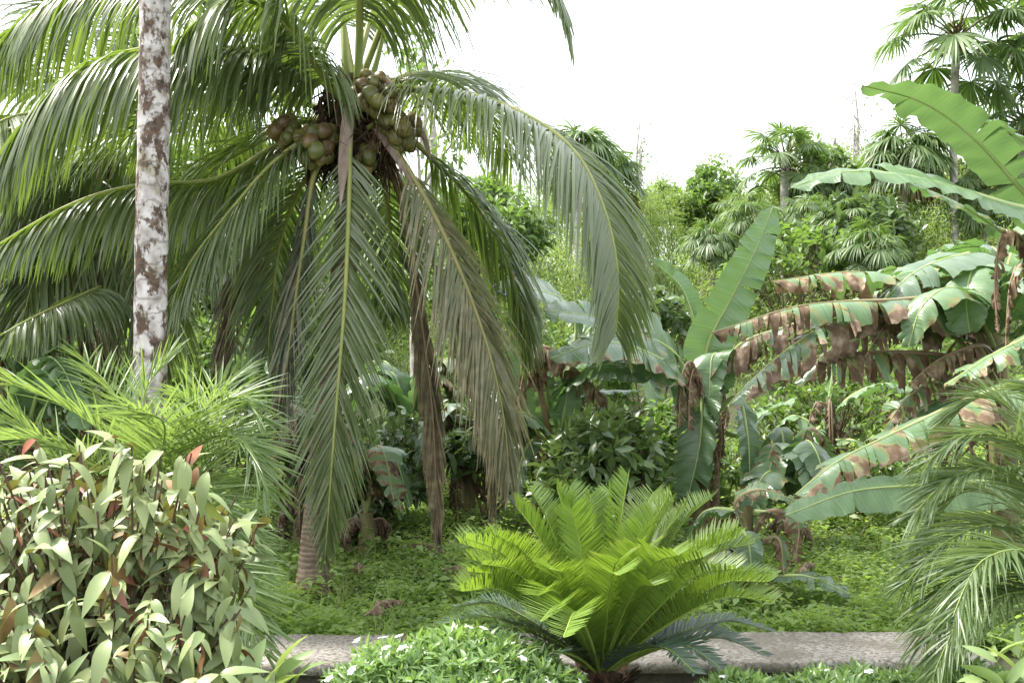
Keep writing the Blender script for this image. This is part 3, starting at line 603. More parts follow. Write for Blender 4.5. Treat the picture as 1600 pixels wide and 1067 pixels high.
feather('feather_palm', 'young light green feather palm with spiky leaflets at the foot of the pale trunk', at(240, 860, 5.2),
        [[(200, 720, 5.1), (110, 640, 4.9), (20, 600, 4.8)], [(170, 740, 5.0), (60, 690, 4.7), (-40, 690, 4.5)], [(235, 710, 5.2), (225, 620, 5.2), (260, 560, 5.2)], [(225, 700, 5.4), (175, 610, 5.5), (130, 560, 5.6)],
         [(270, 710, 5.1), (330, 640, 5.0), (375, 620, 4.9), (405, 650, 4.85)], [(280, 730, 5.1), (340, 680, 4.9), (390, 700, 4.8), (420, 770, 4.75)], [(270, 770, 5.0), (320, 760, 4.8), (355, 810, 4.6), (372, 890, 4.5)],
         [(280, 800, 4.9), (325, 820, 4.7), (365, 880, 4.5), (395, 965, 4.4)], [(280, 720, 5.5), (330, 620, 5.8), (380, 575, 6.0)], [(250, 730, 4.9), (255, 660, 4.6), (200, 640, 4.3)], [(260, 720, 5.0), (310, 650, 4.8), (290, 615, 4.7)],
         [(190, 780, 5.1), (90, 720, 5.0), (10, 640, 5.0), (-60, 620, 5.0)], [(280, 790, 5.1), (335, 720, 5.1), (375, 690, 5.1), (405, 715, 5.1)], [(280, 840, 4.8), (320, 850, 4.6), (350, 900, 4.5), (370, 980, 4.4)], [(290, 850, 4.7), (330, 880, 4.5), (375, 940, 4.3), (405, 1015, 4.2)]],
        M_FEATHER, 56, .38, .0056, 51, droop=.25)
feather('date_palm', 'grey-green date palm arching fine-leaved fronds over the end of the wall', at(1690, 960, 4.35),
        [[(1650, 760, 4.2), (1590, 690, 4.1), (1510, 680, 4.05), (1450, 720, 4.0)], [(1640, 800, 4.2), (1570, 740, 4.1), (1490, 745, 4.0), (1430, 800, 3.95)], [(1640, 860, 4.2), (1560, 820, 4.1), (1480, 845, 4.0), (1415, 910, 3.95)],
         [(1640, 900, 4.1), (1560, 880, 4.0), (1490, 910, 3.9), (1445, 1000, 3.85)], [(1640, 930, 4.0), (1570, 930, 3.85), (1500, 970, 3.75), (1460, 1050, 3.7)], [(1660, 760, 4.5), (1600, 660, 4.7), (1540, 620, 4.8), (1480, 650, 4.8)],
         [(1650, 860, 4.5), (1570, 780, 4.7), (1500, 770, 4.8), (1440, 840, 4.8)], [(1660, 900, 3.9), (1600, 860, 3.7), (1530, 880, 3.55), (1490, 960, 3.45)], [(1700, 760, 4.3), (1670, 640, 4.2), (1610, 600, 4.1)], [(1650, 950, 4.3), (1570, 960, 4.4), (1500, 1010, 4.4)],
         [(1760, 800, 4.4), (1850, 720, 4.4), (1920, 760, 4.4)], [(1760, 900, 4.2), (1850, 860, 4.1), (1920, 920, 4.1)]],
        M_DATE, 96, .33, .0050, 52, droop=.5, ang=(58, 26))

# ------------------------------------------------------------------ banana plants
def banana(label, base, stem, leaves, seed, r=(.11, .09, .05), skirt=0, name='banana_plant', top=None):
    """base, stem: pixel points (px, py, depth); leaves: (pixel points, half width, options)"""
    rng = np.random.RandomState(seed)
    S = A(stem); b = at(*base) if len(base) == 3 else np.array(base); b[2] = hz(b[0], b[1])
    t = thing(name, label, 'banana plant', b)
    g = G(); tube(g, np.vstack([b - [0, 0, .1], S]), r, 12, 30, squash=.9); g.obj('pseudostem', M_BSTEM, t)
    for P, W, kw in leaves:
        k = dict(kw); lab = k.pop('label', None); m = M_BANANAD if k.pop('dull', 0) else M_BANANA
        P = A(P) if not isinstance(P, np.ndarray) else P
        o = banana_leaf(t, P, W, m, M_MIDRIB, rng, name='dry_leaf' if k.get('dry', 0) >= .9 else 'leaf', **k)
        if lab: o['label'] = lab
    for k in range(skirt):
        a = rng.uniform(0, 6.28); h = np.array([math.cos(a), math.sin(a), 0]); s = S[-1] * rng.uniform(.4, .95) + b * .0; s = b + (S[-1] - b) * rng.uniform(.55, .98)
        ln = rng.uniform(.5, .95) * min(1.2, S[-1][2] - b[2])
        banana_leaf(t, np.array([s, s + h * .14 + Z * .02, s + h * .22 - Z * ln * .4, s + h * .16 - Z * ln]), rng.uniform(.10, .16), M_BANANAD, M_MIDRIB, rng, dry=1.0, droop=.7, tears=18, name='dry_leaf', lift=-.2, t0=.02, rr=(.009, .003))
    return t

# the middle plant
banana('banana plant with one tall upright leaf and a brown dry bundle on its stem', (1090, 900, 9.0), [(1094, 780, 9.0), (1100, 640, 9.0), (1106, 560, 9.0)], [
    ([(1098, 620, 9.0), (1105, 540, 8.95), (1140, 470, 8.9), (1178, 395, 8.85), (1207, 325, 8.85)], .25, dict(H=(.15, .9, 0), lift=.12, droop=.1, tears=4, tearmix=.2, t0=.06, roll=.15)),
    ([(1095, 600, 9.05), (1088, 520, 9.1), (1068, 455, 9.1), (1040, 425, 9.1), (1016, 405, 9.1)], .15, dict(lift=.9, droop=.2, tears=3, roll=.9)),
    ([(1092, 640, 9.0), (1060, 560, 8.8), (1000, 520, 8.5), (930, 495, 8.3), (850, 485, 8.2)], .32, dict(dull=1, tears=6, droop=.5, t0=.15, roll=-.75)),
    ([(1092, 650, 8.9), (1060, 585, 8.5), (1010, 550, 8.2), (940, 535, 8.0), (860, 560, 7.9)], .32, dict(dull=1, tears=8, droop=.8, t0=.2, edge=.5, tearmix=.8, roll=-.6)),
    ([(1105, 640, 8.9), (1122, 560, 8.7), (1112, 560, 8.6), (1108, 620, 8.5)], .22, dict(tears=2, droop=.5)),
    ([(1108, 640, 8.9), (1150, 545, 8.6), (1230, 510, 8.4), (1320, 480, 8.3), (1390, 500, 8.2)], .30, dict(dull=1, tears=12, droop=1.4, tearmix=.7, dry=.35, edge=.6, t0=.12)),
    ([(1104, 650, 8.9), (1098, 600, 8.85), (1094, 690, 8.75), (1072, 790, 8.7)], .3, dict(dull=1, tears=5, droop=.5)),
    ([(1112, 655, 8.9), (1150, 620, 8.75), (1168, 680, 8.6), (1172, 770, 8.55)], .17, dict(dull=1, tears=2, droop=.5, t0=.25)),
    ([(1112, 660, 9.1), (1150, 680, 9.1), (1190, 650, 9.1), (1245, 622, 9.1)], .26, dict(tears=3, droop=.6, lift=.4, t0=.1)),
    ([(1098, 610, 8.6), (1082, 566, 8.45), (1066, 585, 8.35), (1060, 668, 8.3)], .20, dict(dry=1., droop=.9, tears=22, lift=-.3, t0=.02, rr=(.012, .004), label='pinkish-brown shrivelled leaf hanging like a skirt')),
    ([(1098, 620, 8.6), (1088, 575, 8.45), (1078, 600, 8.35), (1076, 672, 8.3)], .18, dict(dry=1., droop=.9, tears=22, lift=-.3, t0=.02, rr=(.012, .004))),
], 61, skirt=5)
rngx = np.random.RandomState(3)
# the plant left of it
banana('banana plant with a folded brown dead leaf, left of the dark glossy shrub', (862, 880, 9.4), [(862, 780, 9.4), (866, 690, 9.4), (868, 620, 9.4)], [
    ([(866, 660, 9.4), (900, 520, 9.5), (880, 470, 9.5), (830, 452, 8.7), (768, 452, 8.4)], .24, dict(dull=1, tears=3, droop=.4, t0=.3, roll=-.75)),
    ([(868, 640, 9.4), (910, 540, 8.9), (980, 530, 8.5), (1050, 600, 8.2)], .30, dict(dull=1, tears=5, droop=.6, t0=.2, edge=.3, roll=.6)),
    ([(866, 640, 9.4), (868, 570, 9.2), (862, 590, 9.1)], .14, dict(tears=0, droop=.2, H=(0, -1, 0))),
    ([(862, 680, 9.3), (846, 610, 9.1), (838, 540, 9.0), (880, 560, 8.9), (925, 600, 8.85), (964, 640, 8.85)], .30, dict(dry=1., droop=1.5, tears=8, tearmix=.6, t0=.3, label='large folded dead brown leaf')),
    ([(858, 680, 9.3), (840, 600, 9.1), (830, 545, 9.0), (815, 600, 8.95), (808, 660, 8.95)], .20, dict(dry=1., droop=1.5, tears=10, t0=.3)),
    ([(866, 690, 9.3), (856, 630, 9.25), (850, 590, 9.25), (858, 560, 9.3)], .13, dict(tears=0, droop=.1, H=(0, 1, 0))),
    ([(860, 690, 9.4), (834, 670, 9.3), (818, 620, 9.3), (816, 560, 9.4), (838, 490, 9.5)], .2, dict(tears=2, droop=.4, H=(0, 1, 0))),
    ([(868, 690, 9.2), (880, 650, 9.1), (885, 600, 9.1), (868, 560, 9.1)], .15, dict(tears=1, droop=.2, H=(0, 1, 0))),
    ([(860, 700, 9.2), (830, 690, 9.0), (812, 730, 8.8), (806, 790, 8.7)], .15, dict(tears=2, droop=.5, dull=1)),
    ([(862, 700, 9.3), (875, 640, 9.3), (930, 612, 9.3), (1000, 610, 9.3)], .18, dict(tears=4, droop=.8, dull=1)),
    ([(866, 670, 9.3), (900, 590, 9.0), (960, 570, 8.6), (1020, 590, 8.3)], .26, dict(dull=1, tears=5, droop=.8, roll=.5)),
    ([(864, 670, 9.4), (890, 560, 9.4), (940, 500, 9.2), (990, 510, 9.0), (1030, 545, 8.9)], .28, dict(tears=5, droop=.7, roll=.5)),
    ([(862, 690, 9.3), (830, 650, 9.0), (790, 650, 8.8), (760, 690, 8.7)], .22, dict(dull=1, tears=4, droop=.8, roll=-.4)),
], 62, skirt=4)
# the ragged group on the right
banana('banana plant with ragged half-dead leaves arching low across the right', (1575, 900, 7.9), [(1570, 760, 7.9), (1560, 600, 7.9), (1545, 480, 7.9)], [
    ([(1550, 520, 7.9), (1520, 440, 7.8), (1430, 440, 7.6), (1330, 425, 7.5), (1205, 440, 7.4)], .30, dict(tears=11, droop=1.3, dry=.45, edge=.5, tearmix=.7, t0=.18)),
    ([(1545, 560, 7.8), (1500, 490, 7.5), (1400, 470, 7.3), (1300, 500, 7.15), (1200, 570, 7.05), (1140, 630, 7.0)], .37, dict(dull=1, tears=14, droop=1.6, dry=.3, edge=.7, tearmix=.8, t0=.15)),
    ([(1550, 560, 7.7), (1490, 475, 7.4), (1380, 470, 7.2), (1250, 478, 7.1), (1112, 520, 7.05)], .29, dict(tears=16, droop=1.5, dry=.62, tearmix=.5, t0=.25, label='long leaf with a torn pale brown lower edge')),
    ([(1550, 600, 7.9), (1490, 560, 7.6), (1400, 550, 7.45), (1290, 555, 7.4), (1190, 585, 7.4)], .33, dict(dry=.85, tears=16, droop=1.7, tearmix=.7, t0=.15, label='withered dark brown leaf torn into strips')),
    ([(1545, 500, 7.9), (1525, 410, 7.9), (1500, 400, 7.7), (1430, 425, 7.5), (1360, 490, 7.3)], .36, dict(dull=1, tears=7, droop=1.2, tearmix=.7, t0=.2)),
    ([(1548, 500, 7.9), (1560, 400, 8.0), (1520, 385, 8.2), (1450, 400, 8.4)], .34, dict(dull=1, tears=4, droop=.7, t0=.25)),
    ([(1548, 500, 7.8), (1545, 430, 7.6), (1520, 420, 7.4), (1510, 470, 7.2), (1515, 520, 7.15)], .28, dict(tears=2, droop=.6, t0=.3)),
    ([(1550, 480, 8.0), (1600, 400, 8.0), (1680, 360, 8.0), (1760, 400, 8.0)], .34, dict(dull=1, tears=6, droop=1)),
    ([(1560, 520, 7.7), (1600, 450, 7.3), (1640, 440, 7.0), (1660, 520, 6.8)], .34, dict(dull=1, tears=3, droop=.8)),
    ([(1556, 510, 7.9), (1580, 400, 7.9), (1620, 330, 7.9), (1650, 250, 7.9)], .3, dict(tears=3, droop=.3)),
    ([(1550, 560, 7.7), (1520, 500, 7.5), (1470, 480, 7.4), (1400, 490, 7.35), (1350, 560, 7.3)], .22, dict(dry=.8, tears=12, droop=1.5, t0=.2)),
    ([(1545, 580, 7.8), (1480, 520, 7.6), (1390, 510, 7.5), (1300, 545, 7.4), (1240, 600, 7.35)], .26, dict(dull=1, tears=10, droop=1.3, dry=.25, edge=.8, tearmix=.8)),
    ([(1550, 560, 8.0), (1500, 470, 8.2), (1420, 450, 8.4), (1330, 470, 8.5), (1270, 520, 8.5)], .3, dict(dull=1, tears=8, droop=1.1, edge=.5)),
    ([(1550, 600, 7.8), (1480, 590, 7.6), (1420, 620, 7.5), (1370, 690, 7.5)], .24, dict(tears=9, droop=1.2, dry=.5, edge=.6)),
    ([(1552, 540, 7.6), (1520, 470, 7.3), (1480, 450, 7.1), (1440, 480, 7.0), (1420, 540, 7.0)], .26, dict(tears=6, droop=1.0, edge=.4)),
    ([(1555, 560, 7.6), (1530, 540, 7.4), (1470, 560, 7.3), (1420, 600, 7.2)], .22, dict(dry=1., tears=12, droop=1.3)),
    ([(1560, 640, 7.8), (1500, 620, 7.6), (1440, 640, 7.5), (1400, 700, 7.5)], .24, dict(dull=1, tears=6, droop=1.0)),
    ([(1565, 560, 7.6), (1620, 500, 7.3), (1680, 520, 7.1)], .3, dict(dull=1, tears=8, droop=1.0, edge=.5)),
    ([(1550, 520, 8.1), (1480, 430, 8.5), (1400, 420, 8.8), (1320, 450, 9.0)], .3, dict(tears=7, droop=1.0, edge=.3)),
], 63, r=(.13, .11, .07), skirt=7)
banana('banana plant at the right edge raising its broad clean leaves high over the view', (1720, 900, 6.3), [(1715, 700, 6.3), (1700, 520, 6.3), (1690, 420, 6.3)], [
    ([(1690, 470, 6.3), (1660, 370, 6.2), (1590, 290, 6.1), (1520, 215, 6.0), (1440, 160, 5.95), (1348, 134, 5.9)], .20, dict(tears=3, droop=.3, lift=.2, t0=.12, roll=-.05, tearmix=.3, H=(-.75, -.6, 0), shape=2.4, label='broad green leaf held up against the sky')),
    ([(1690, 460, 6.2), (1650, 350, 6.0), (1560, 315, 5.8), (1480, 290, 5.7), (1400, 272, 5.6), (1310, 270, 5.6), (1232, 296, 5.6)], .19, dict(tears=5, droop=.8, t0=.12, roll=-.55, lift=.3, edge=.12, shape=1.8)),
    ([(1690, 480, 6.3), (1640, 420, 6.4), (1590, 380, 6.4), (1500, 320, 6.4), (1420, 285, 6.35)], .15, dict(tears=4, droop=.9, dull=1, edge=.3, t0=.15)),
    ([(1695, 470, 6.4), (1660, 330, 6.6), (1600, 225, 6.7), (1530, 190, 6.8), (1490, 205, 6.85)], .25, dict(tears=4, droop=.6, t0=.2)),
    ([(1690, 500, 6.2), (1660, 330, 6.4), (1600, 235, 6.5), (1530, 240, 6.5)], .2, dict(tears=3, droop=.6, dull=1)),
    ([(1700, 560, 6.2), (1650, 580, 6.1), (1590, 600, 6.0), (1500, 630, 5.9), (1400, 675, 5.8), (1310, 720, 5.75), (1240, 775, 5.7)], .27, dict(tears=12, droop=1.1, edge=1.0, t0=.12, dry=.12, tearmix=.8, lift=.2, roll=-.25, label='long pale leaf ending in dry hanging brown tatters')),
    ([(1690, 560, 6.3), (1650, 510, 6.4), (1600, 530, 6.4), (1540, 560, 6.4), (1480, 600, 6.4)], .24, dict(tears=8, droop=.9, edge=.5, t0=.15)),
    ([(1690, 800, 6.8), (1620, 750, 6.8), (1540, 752, 6.8), (1440, 758, 6.8), (1330, 768, 6.75), (1225, 806, 6.7)], .24, dict(tears=2, droop=.3, lift=-.1, roll=-.75, t0=.12, tearmix=.2, label='broad smooth pale leaf lying low over the weeds')),
    ([(1690, 520, 6.3), (1620, 400, 6.3), (1570, 360, 6.3), (1555, 440, 6.3), (1560, 520, 6.3)], .16, dict(dry=1., tears=10, droop=1.4)),
    ([(1690, 560, 6.4), (1610, 420, 6.6), (1580, 440, 6.6), (1570, 560, 6.6)], .2, dict(dry=.9, tears=10, droop=1.4)),
    ([(1700, 450, 6.3), (1760, 330, 6.3), (1850, 300, 6.3)], .3, dict(tears=4, droop=.8)), ([(1700, 450, 6.3), (1720, 300, 6.5), (1700, 120, 6.8)], .3, dict(tears=2, droop=.3)),
], 64, r=(.14, .12, .07), skirt=3)
# small plants among the weeds
banana('small banana plant with orange-brown withered leaves standing by the wall', (1176, 965, 7.3), [(1172, 900, 7.3), (1168, 830, 7.3), (1170, 790, 7.3)], [
    ([(1170, 920, 7.3), (1200, 905, 7.1), (1260, 900, 6.9), (1330, 928, 6.8)], .17, dict(tears=2, droop=.6, dull=1)),
    ([(1170, 830, 7.3), (1150, 785, 7.2), (1190, 765, 7.1), (1262, 790, 7.05)], .11, dict(dry=.5, tears=4, droop=.5, edge=.4, roll=.5)),
    ([(1172, 850, 7.3), (1200, 800, 7.2), (1246, 815, 7.0), (1242, 880, 6.95)], .13, dict(dry=.8, tears=6, droop=.5, roll=.6)),
    ([(1172, 860, 7.3), (1215, 840, 7.1), (1225, 900, 7.0)], .10, dict(dry=.6, tears=3, droop=.5, edge=.5)),
    ([(1168, 860, 7.2), (1140, 840, 7.1), (1130, 890, 7.0), (1140, 950, 6.95)], .15, dict(tears=2, droop=.6, dull=1)),
    ([(1170, 870, 7.2), (1160, 830, 7.0), (1170, 850, 6.9), (1175, 900, 6.9)], .14, dict(tears=2, droop=.6, dull=1)),
    ([(1168, 820, 7.3), (1150, 800, 7.4), (1100, 800, 7.5), (1070, 850, 7.5)], .14, dict(tears=3, droop=.7, dull=1)),
    ([(1172, 930, 7.25), (1200, 930, 7.1), (1240, 945, 7.0), (1262, 968, 6.95)], .07, dict(dry=1., tears=5, droop=1.0)),
    ([(1172, 800, 7.3), (1210, 805, 7.2), (1240, 830, 7.2), (1262, 812, 7.2)], .12, dict(tears=3, droop=.6)),
], 65, r=(.07, .06, .04), skirt=1)
banana('slender banana plant behind the ragged leaves, its stem wrapped in purple-brown sheaths', (1292, 840, 10.0), [(1292, 760, 10), (1292, 690, 10), (1296, 620, 10)], [
    ([(1294, 660, 10), (1330, 620, 9.8), (1380, 600, 9.6), (1440, 612, 9.5)], .2, dict(tears=4, droop=.8)),
    ([(1292, 660, 10), (1270, 680, 9.8), (1250, 720, 9.7), (1260, 760, 9.6)], .14, dict(tears=2, droop=.6)),
    ([(1292, 660, 10), (1300, 590, 10), (1310, 560, 10)], .12, dict(tears=0, droop=.2)),
    ([(1292, 680, 10), (1240, 650, 10.1), (1200, 680, 10.2)], .2, dict(tears=3, droop=.8)),
    ([(1294, 690, 9.9), (1340, 690, 9.7), (1370, 720, 9.6)], .14, dict(tears=3, droop=.8)),
], 66, r=(.06, .05, .03), skirt=5)
# those behind the coconut palm, in the shade
for lab, bx, Y, top, seed, sp in (('banana plant between the hanging fronds, its pale leaves level with the dead red-brown one', 640, 10.8, 640, 71, 120), ('shaded banana plant just right of the dead red-brown hanging frond', 728, 9.6, 690, 72, 95),
                                  ('dark banana plant close against the right side of the coconut trunk', 572, 8.6, 760, 73, 70), ('banana plant behind the pale trunk and the grey hanging frond', 395, 11.0, 600, 74, 120),
                                  ('banana plant at the left edge, half hidden by the spiky young palm', 40, 8.5, 640, 75, 120), ('far banana plant in front of the bamboo slope between stem and brown folded leaf', 960, 12.0, 590, 76, 90),
                                  ('small leafy banana plant low in the weeds under the ragged leaves', 1235, 8.6, 760, 77, 60), ('withered banana plant with mostly brown leaves left of the coconut trunk', 470, 9.0, 720, 78, 60)):
    rg = np.random.RandomState(seed); LV = []
    for k in range(8):
        s = -1 if k % 2 else 1; r1 = rg.uniform(.5, 1.1) * sp; dy = rg.uniform(-50, 25); dd = rg.uniform(-.8, .5)
        LV.append(([(bx, top + 40, Y), (bx + s * r1 * .35, top - 40 + dy, Y + dd * .4), (bx + s * r1 * .75, top - 30 + dy, Y + dd * .8), (bx + s * r1 * 1.1, top + 40 + dy, Y + dd)], rg.uniform(.18, .27), dict(dull=rg.rand() < .5, tears=rg.randint(3, 9), droop=.9, dry=.9 if seed == 78 and k % 3 else (.4 if rg.rand() < .2 else 0.), edge=.3 * rg.rand())))
    LV.append(([(bx, top + 40, Y), (bx + 8, top - 30, Y), (bx + 20, top - 80, Y)], .2, dict(tears=1, droop=.2)))
    b = at(bx, top + 150, Y)
    banana(lab, (bx, 900, Y), [(bx + 2, top + 90, Y), (bx, top + 40, Y)], LV, seed, r=(.10, .09, .06), skirt=6 if seed in (73, 78) else 3)

# ------------------------------------------------------------------ leafy shrubs
def shrub(name, label, cat, base, tips, tpl, leaf, twig, seed, ls=(.1, .15), per=10, run=.28, stems=7, droop=.5, r=.012, face=0., upv=.9, spread=.8, dry=0., group=None, ujit=.45):
    """woody stems from the base to every tip; leaves set along the last stretch of each"""
    rng = np.random.RandomState(seed); b = np.array(base, float); tips = np.asarray(tips)
    t = thing(name, label, cat, b, group)
    hubs = [b + (tips[rng.randint(len(tips))] - b) * rng.uniform(.35, .5) + rng.normal(0, .05, 3) for _ in range(stems)]
    gs = G()
    for h in hubs: tube(gs, np.array([b - [0, 0, .05], (b * .55 + h * .45) + rng.normal(0, .03, 3), h]), (r * 1.8, r * 1.3, r), 6, 10)
    P, D, U, Sz, V, Dr = [], [], [], [], [], []
    for e in tips:
        h = hubs[int(np.argmin([np.linalg.norm((x - e)) + .3 * rng.rand() for x in hubs]))]
        mid = (h + e) / 2 + [0, 0, -.08 * np.linalg.norm(e - h)]
        C, T, tt = crv(np.array([h, mid, e]), 16)
        ln = np.linalg.norm(np.diff(C, axis=0), axis=1).sum()
        tube(gs, C[::3], (r * .7, r * .5, r * .25), 5, 8)
        k = max(3, int(rng.poisson(per)))
        f = 1 - np.minimum(.9, rng.uniform(0, 1, k) ** 1.2 * run / max(ln, .05))
        p = np.stack([np.interp(f, tt, C[:, i]) for i in range(3)], 1); tn = np.stack([np.interp(f, tt, T[:, i]) for i in range(3)], 1)
        d = nrm(tn * .5 + spread * nrm(jit(rng, k, 1)) - Z * droop * rng.uniform(.2, 1.4, (k, 1)) - np.array([0, face, 0]))
        P.append(p); D.append(d); U.append(Z * upv + jit(rng, k, ujit) - np.array([0, face * .6, 0])); Sz.append(rng.uniform(*ls, k)); V.append(np.clip(rng.normal(.5, .28, k), 0, 1)); Dr.append((rng.rand(k) < dry) * rng.uniform(.4, 1, k))
    gs.obj('stems', twig, t)
    g = G(); inst(g, tpl, np.vstack(P), np.vstack(D), np.vstack(U), np.concatenate(Sz), np.concatenate(V), np.concatenate(Dr))
    g.obj('foliage', leaf, t)
    return t
def tips_in(rng, n, poly_top, x0, x1, y1, Y0, Y1, dome=.25):
    """twig tips filling the outline under a given top line (pixels), domed away from the camera at the edges"""
    out = []
    while len(out) < n:
        x = rng.uniform(x0, x1); yt = np.interp(x, [p[0] for p in poly_top], [p[1] for p in poly_top])
        y = yt + (y1 - yt) * rng.rand() ** 1.15
        f = (y - yt) / (y1 - yt)
        Y = Y1 - (Y1 - Y0) * min(1, (f * 1.4) ** .6) + rng.uniform(-.15, .15)
        out.append(at(x, y, Y))
    return out
rng = np.random.RandomState(81)
T5 = leaf_tpl(.40, 6, .28, .8, peak=.48)
tp = tips_in(rng, 180, [(-80, 740), (60, 735), (200, 725), (310, 725), (350, 810), (420, 850), (440, 960), (470, 1040)], -80, 400, 1180, 2.7, 3.5)
tp += [at(rng.uniform(-60, 420), 0, 1) * 0 + at(x, np.interp(x, [-80, 320, 350, 430], [730, 720, 800, 850]) - rng.uniform(0, 45), rng.uniform(3.0, 3.6)) for x in rng.uniform(-60, 410, 26)]
tp += tips_in(rng, 60, [(-80, 735), (330, 735), (400, 870)], -80, 380, 1180, 3.3, 3.9)
b = at(150, 1350, 3.5); b[2] = hz(b[0], b[1])
shrub('leafy_shrub', 'large shrub with drooping pale green leaves and copper-red undersides', 'shrub', b, tp, T5, M_CAIM, M_TWIG, 82, ls=(.045, .118), per=16, run=.46, stems=18, droop=.75, r=.011, dry=.08, upv=1.0, face=.36, ujit=.26, spread=.85)
b = at(400, 1220, 3.0); b[2] = hz(b[0], b[1])
shrub('broad_leaf_plant', 'low plant with a few long pale leaves in front of the dark wall base', 'plant', b, A([(370, 1060, 2.95), (400, 1050, 3.0), (430, 1050, 3.05), (350, 1075, 3.0), (455, 1065, 3.05)]), leaf_tpl(.34, 6, .25, .45), M_PALE, M_GTWIG, 83, ls=(.12, .19), per=5, run=.1, stems=4, droop=.1, r=.006, dry=.06)
b = at(1590, 1180, 3.3); b[2] = hz(b[0], b[1])
shrub('broad_leaf_plant', 'yellow-green broad leaves sprouting in the corner under the date palm', 'plant', b, A([(1560, 1020, 3.3), (1590, 1030, 3.25), (1545, 1050, 3.3), (1600, 1000, 3.35), (1575, 1060, 3.2), (1620, 1030, 3.3)]), leaf_tpl(.30, 6, .25, .35), M_PALE, M_GTWIG, 84, ls=(.10, .16), per=4, run=.08, stems=4, droop=.1, r=.006, dry=.1)

# clipped bushes with small white flowers, before the wall
def hedge(label, cpx, cpy, Y, rx, rz, n, seed, fl):
    rng = np.random.RandomState(seed); c = at(cpx, cpy, Y); b = c.copy(); b[2] = hz(b[0], b[1])
    t = thing('flowering_bush', label, 'bush', b, 'white-flowered bushes in front of the wall')
    gs = G(); ends = c + ball(rng, 60) * np.array([rx, rx * .8, rz]) * .85
    for e in ends: e[2] = max(e[2], b[2] + .1); tube(gs, np.array([b + rng.normal(0, .04, 3) * [1, 1, 0], (b + e) / 2 + rng.normal(0, .03, 3), e]), (.008, .005, .003), 5, 6)
    gs.obj('stems', M_TWIG, t)
    v = ball(rng, n); v[:, 2] = np.abs(v[:, 2]) * 1.0 - .25 * (rng.rand(n) < .3)
    rad = 1 + .10 * lump(v[:, 0] * 4 + seed, v[:, 1] * 4 + v[:, 2] * 5, 1.3)
    p = c + v * np.array([rx, rx * .8, rz]) * (rad * (1 - .32 * rng.rand(n) ** 2))[:, None]
    k = 5; ps = np.repeat(p, k, 0); out = np.repeat(v, k, 0)
    d = nrm(out * .7 + jit(rng, n * k, .75) + Z * .25)
    g = G(); inst(g, leaf_tpl(.27, 3, .3, .3), ps + d * .008, d, out + jit(rng, n * k, .4) + Z * .4, rng.uniform(.035, .068, n * k), np.clip(rng.normal(.5, .3, n * k), 0, 1))
    g.obj('foliage', M_HEDGE, t)
    v = ball(rng, fl * 6); v = v[(v[:, 2] > .1) & (v[:, 1] < .3)][:fl]
    for q in v:
        rad = 1.11 + .10 * lump(q[0] * 4 + seed, q[1] * 4 + q[2] * 5, 1.3)
        p = c + q * np.array([rx, rx * .8, rz]) * rad; nn = nrm(q + Z * .5 + rng.normal(0, .3, 3)); x = nrm(np.cross(nn, [.2, 1, .3])); y = np.cross(nn, x)
        a = np.arange(5) * 1.2566 + rng.rand() * 6; dd = x * np.cos(a)[:, None] + y * np.sin(a)[:, None] + nn * .15
        g = G(); strips(g, np.repeat(p[None], 5, 0), dd, .021, np.cross(nn, dd), .0075, (.4, 1, .9, .3), .3, 3)
        tube(g, np.array([p - nn * .02, p]), (.0015, .002), 5, 4); g.obj('flower', M_FLOWER, t)
hedge('rounded bush of small glossy leaves with white flowers, left of the cycad', 705, 1135, 4.1, .56, .35, 3000, 91, 22)
hedge('low white-flowered bush right beside the foot of the cycad', 1165, 1130, 4.1, .24, .17, 800, 92, 9)
hedge('low spreading white-flowered bush between cycad and date palm', 1330, 1158, 4.0, .36, .25, 1500, 93, 18)
hedge('white-flowered bush running under the date palm fronds', 1500, 1148, 3.9, .32, .25, 1300, 94, 14)

# shrubs behind the wall
T4 = leaf_tpl(.42, 3, .2, .2)
def dome(rng, cpx, cpy, Y, rx, rz, n):
    v = ball(rng, n); v[:, 2] = np.abs(v[:, 2]) * 1.1 - .25
    return at(cpx, cpy, Y) + v * np.array([rx, rx, rz]) * (.55 + .45 * rng.rand(n, 1) ** .5)
def bush(label, cpx, cpy, Y, rx, rz, n, leaf, seed, ls=(.08, .13), per=9, tpl=None, name='shrub', **k):
    rng = np.random.RandomState(seed); c = at(cpx, cpy, Y); b = c.copy(); b[2] = hz(b[0], b[1])
    return shrub(name, label, 'shrub', b, dome(rng, cpx, cpy, Y, rx, rz, n), tpl or T4, leaf, M_TWIG, seed + 1, ls=ls, per=per, run=.3, stems=6, droop=.25, r=.01, **k)
bush('dark glossy-leaved shrub standing behind the cycad between two banana plants', 945, 735, 8.3, .60, .66, 180, M_GLOSSY, 101, (.10, .18), 10)
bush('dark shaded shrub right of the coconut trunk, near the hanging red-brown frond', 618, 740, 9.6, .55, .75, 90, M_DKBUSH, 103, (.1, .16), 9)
bush('rounded fresh green bush below the ragged banana leaves', 1275, 650, 10.6, .8, .6, 110, M_BUSH, 105, (.07, .12), 11)
bush('bright green bush behind the dead torn banana leaf on the right', 1395, 590, 11.5, .9, .55, 110, M_BUSH, 107, (.07, .13), 11)
bush('small dark green bush growing among the weeds near the date palm', 1415, 810, 9.4, .42, .30, 80, M_BUSH, 109, (.06, .1), 11)
bush('dark leafy bush at the bottom of the bamboo slope behind the tall upright leaf', 1010, 500, 13.5, .8, .6, 110, M_DKBUSH, 111, (.12, .2), 10)
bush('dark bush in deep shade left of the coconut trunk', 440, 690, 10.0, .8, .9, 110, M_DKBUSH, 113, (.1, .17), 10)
bush('leafy bush showing between the grey hanging frond and the pale trunk', 330, 590, 11.5, 1.0, .9, 120, M_BUSH, 115, (.12, .2), 10)
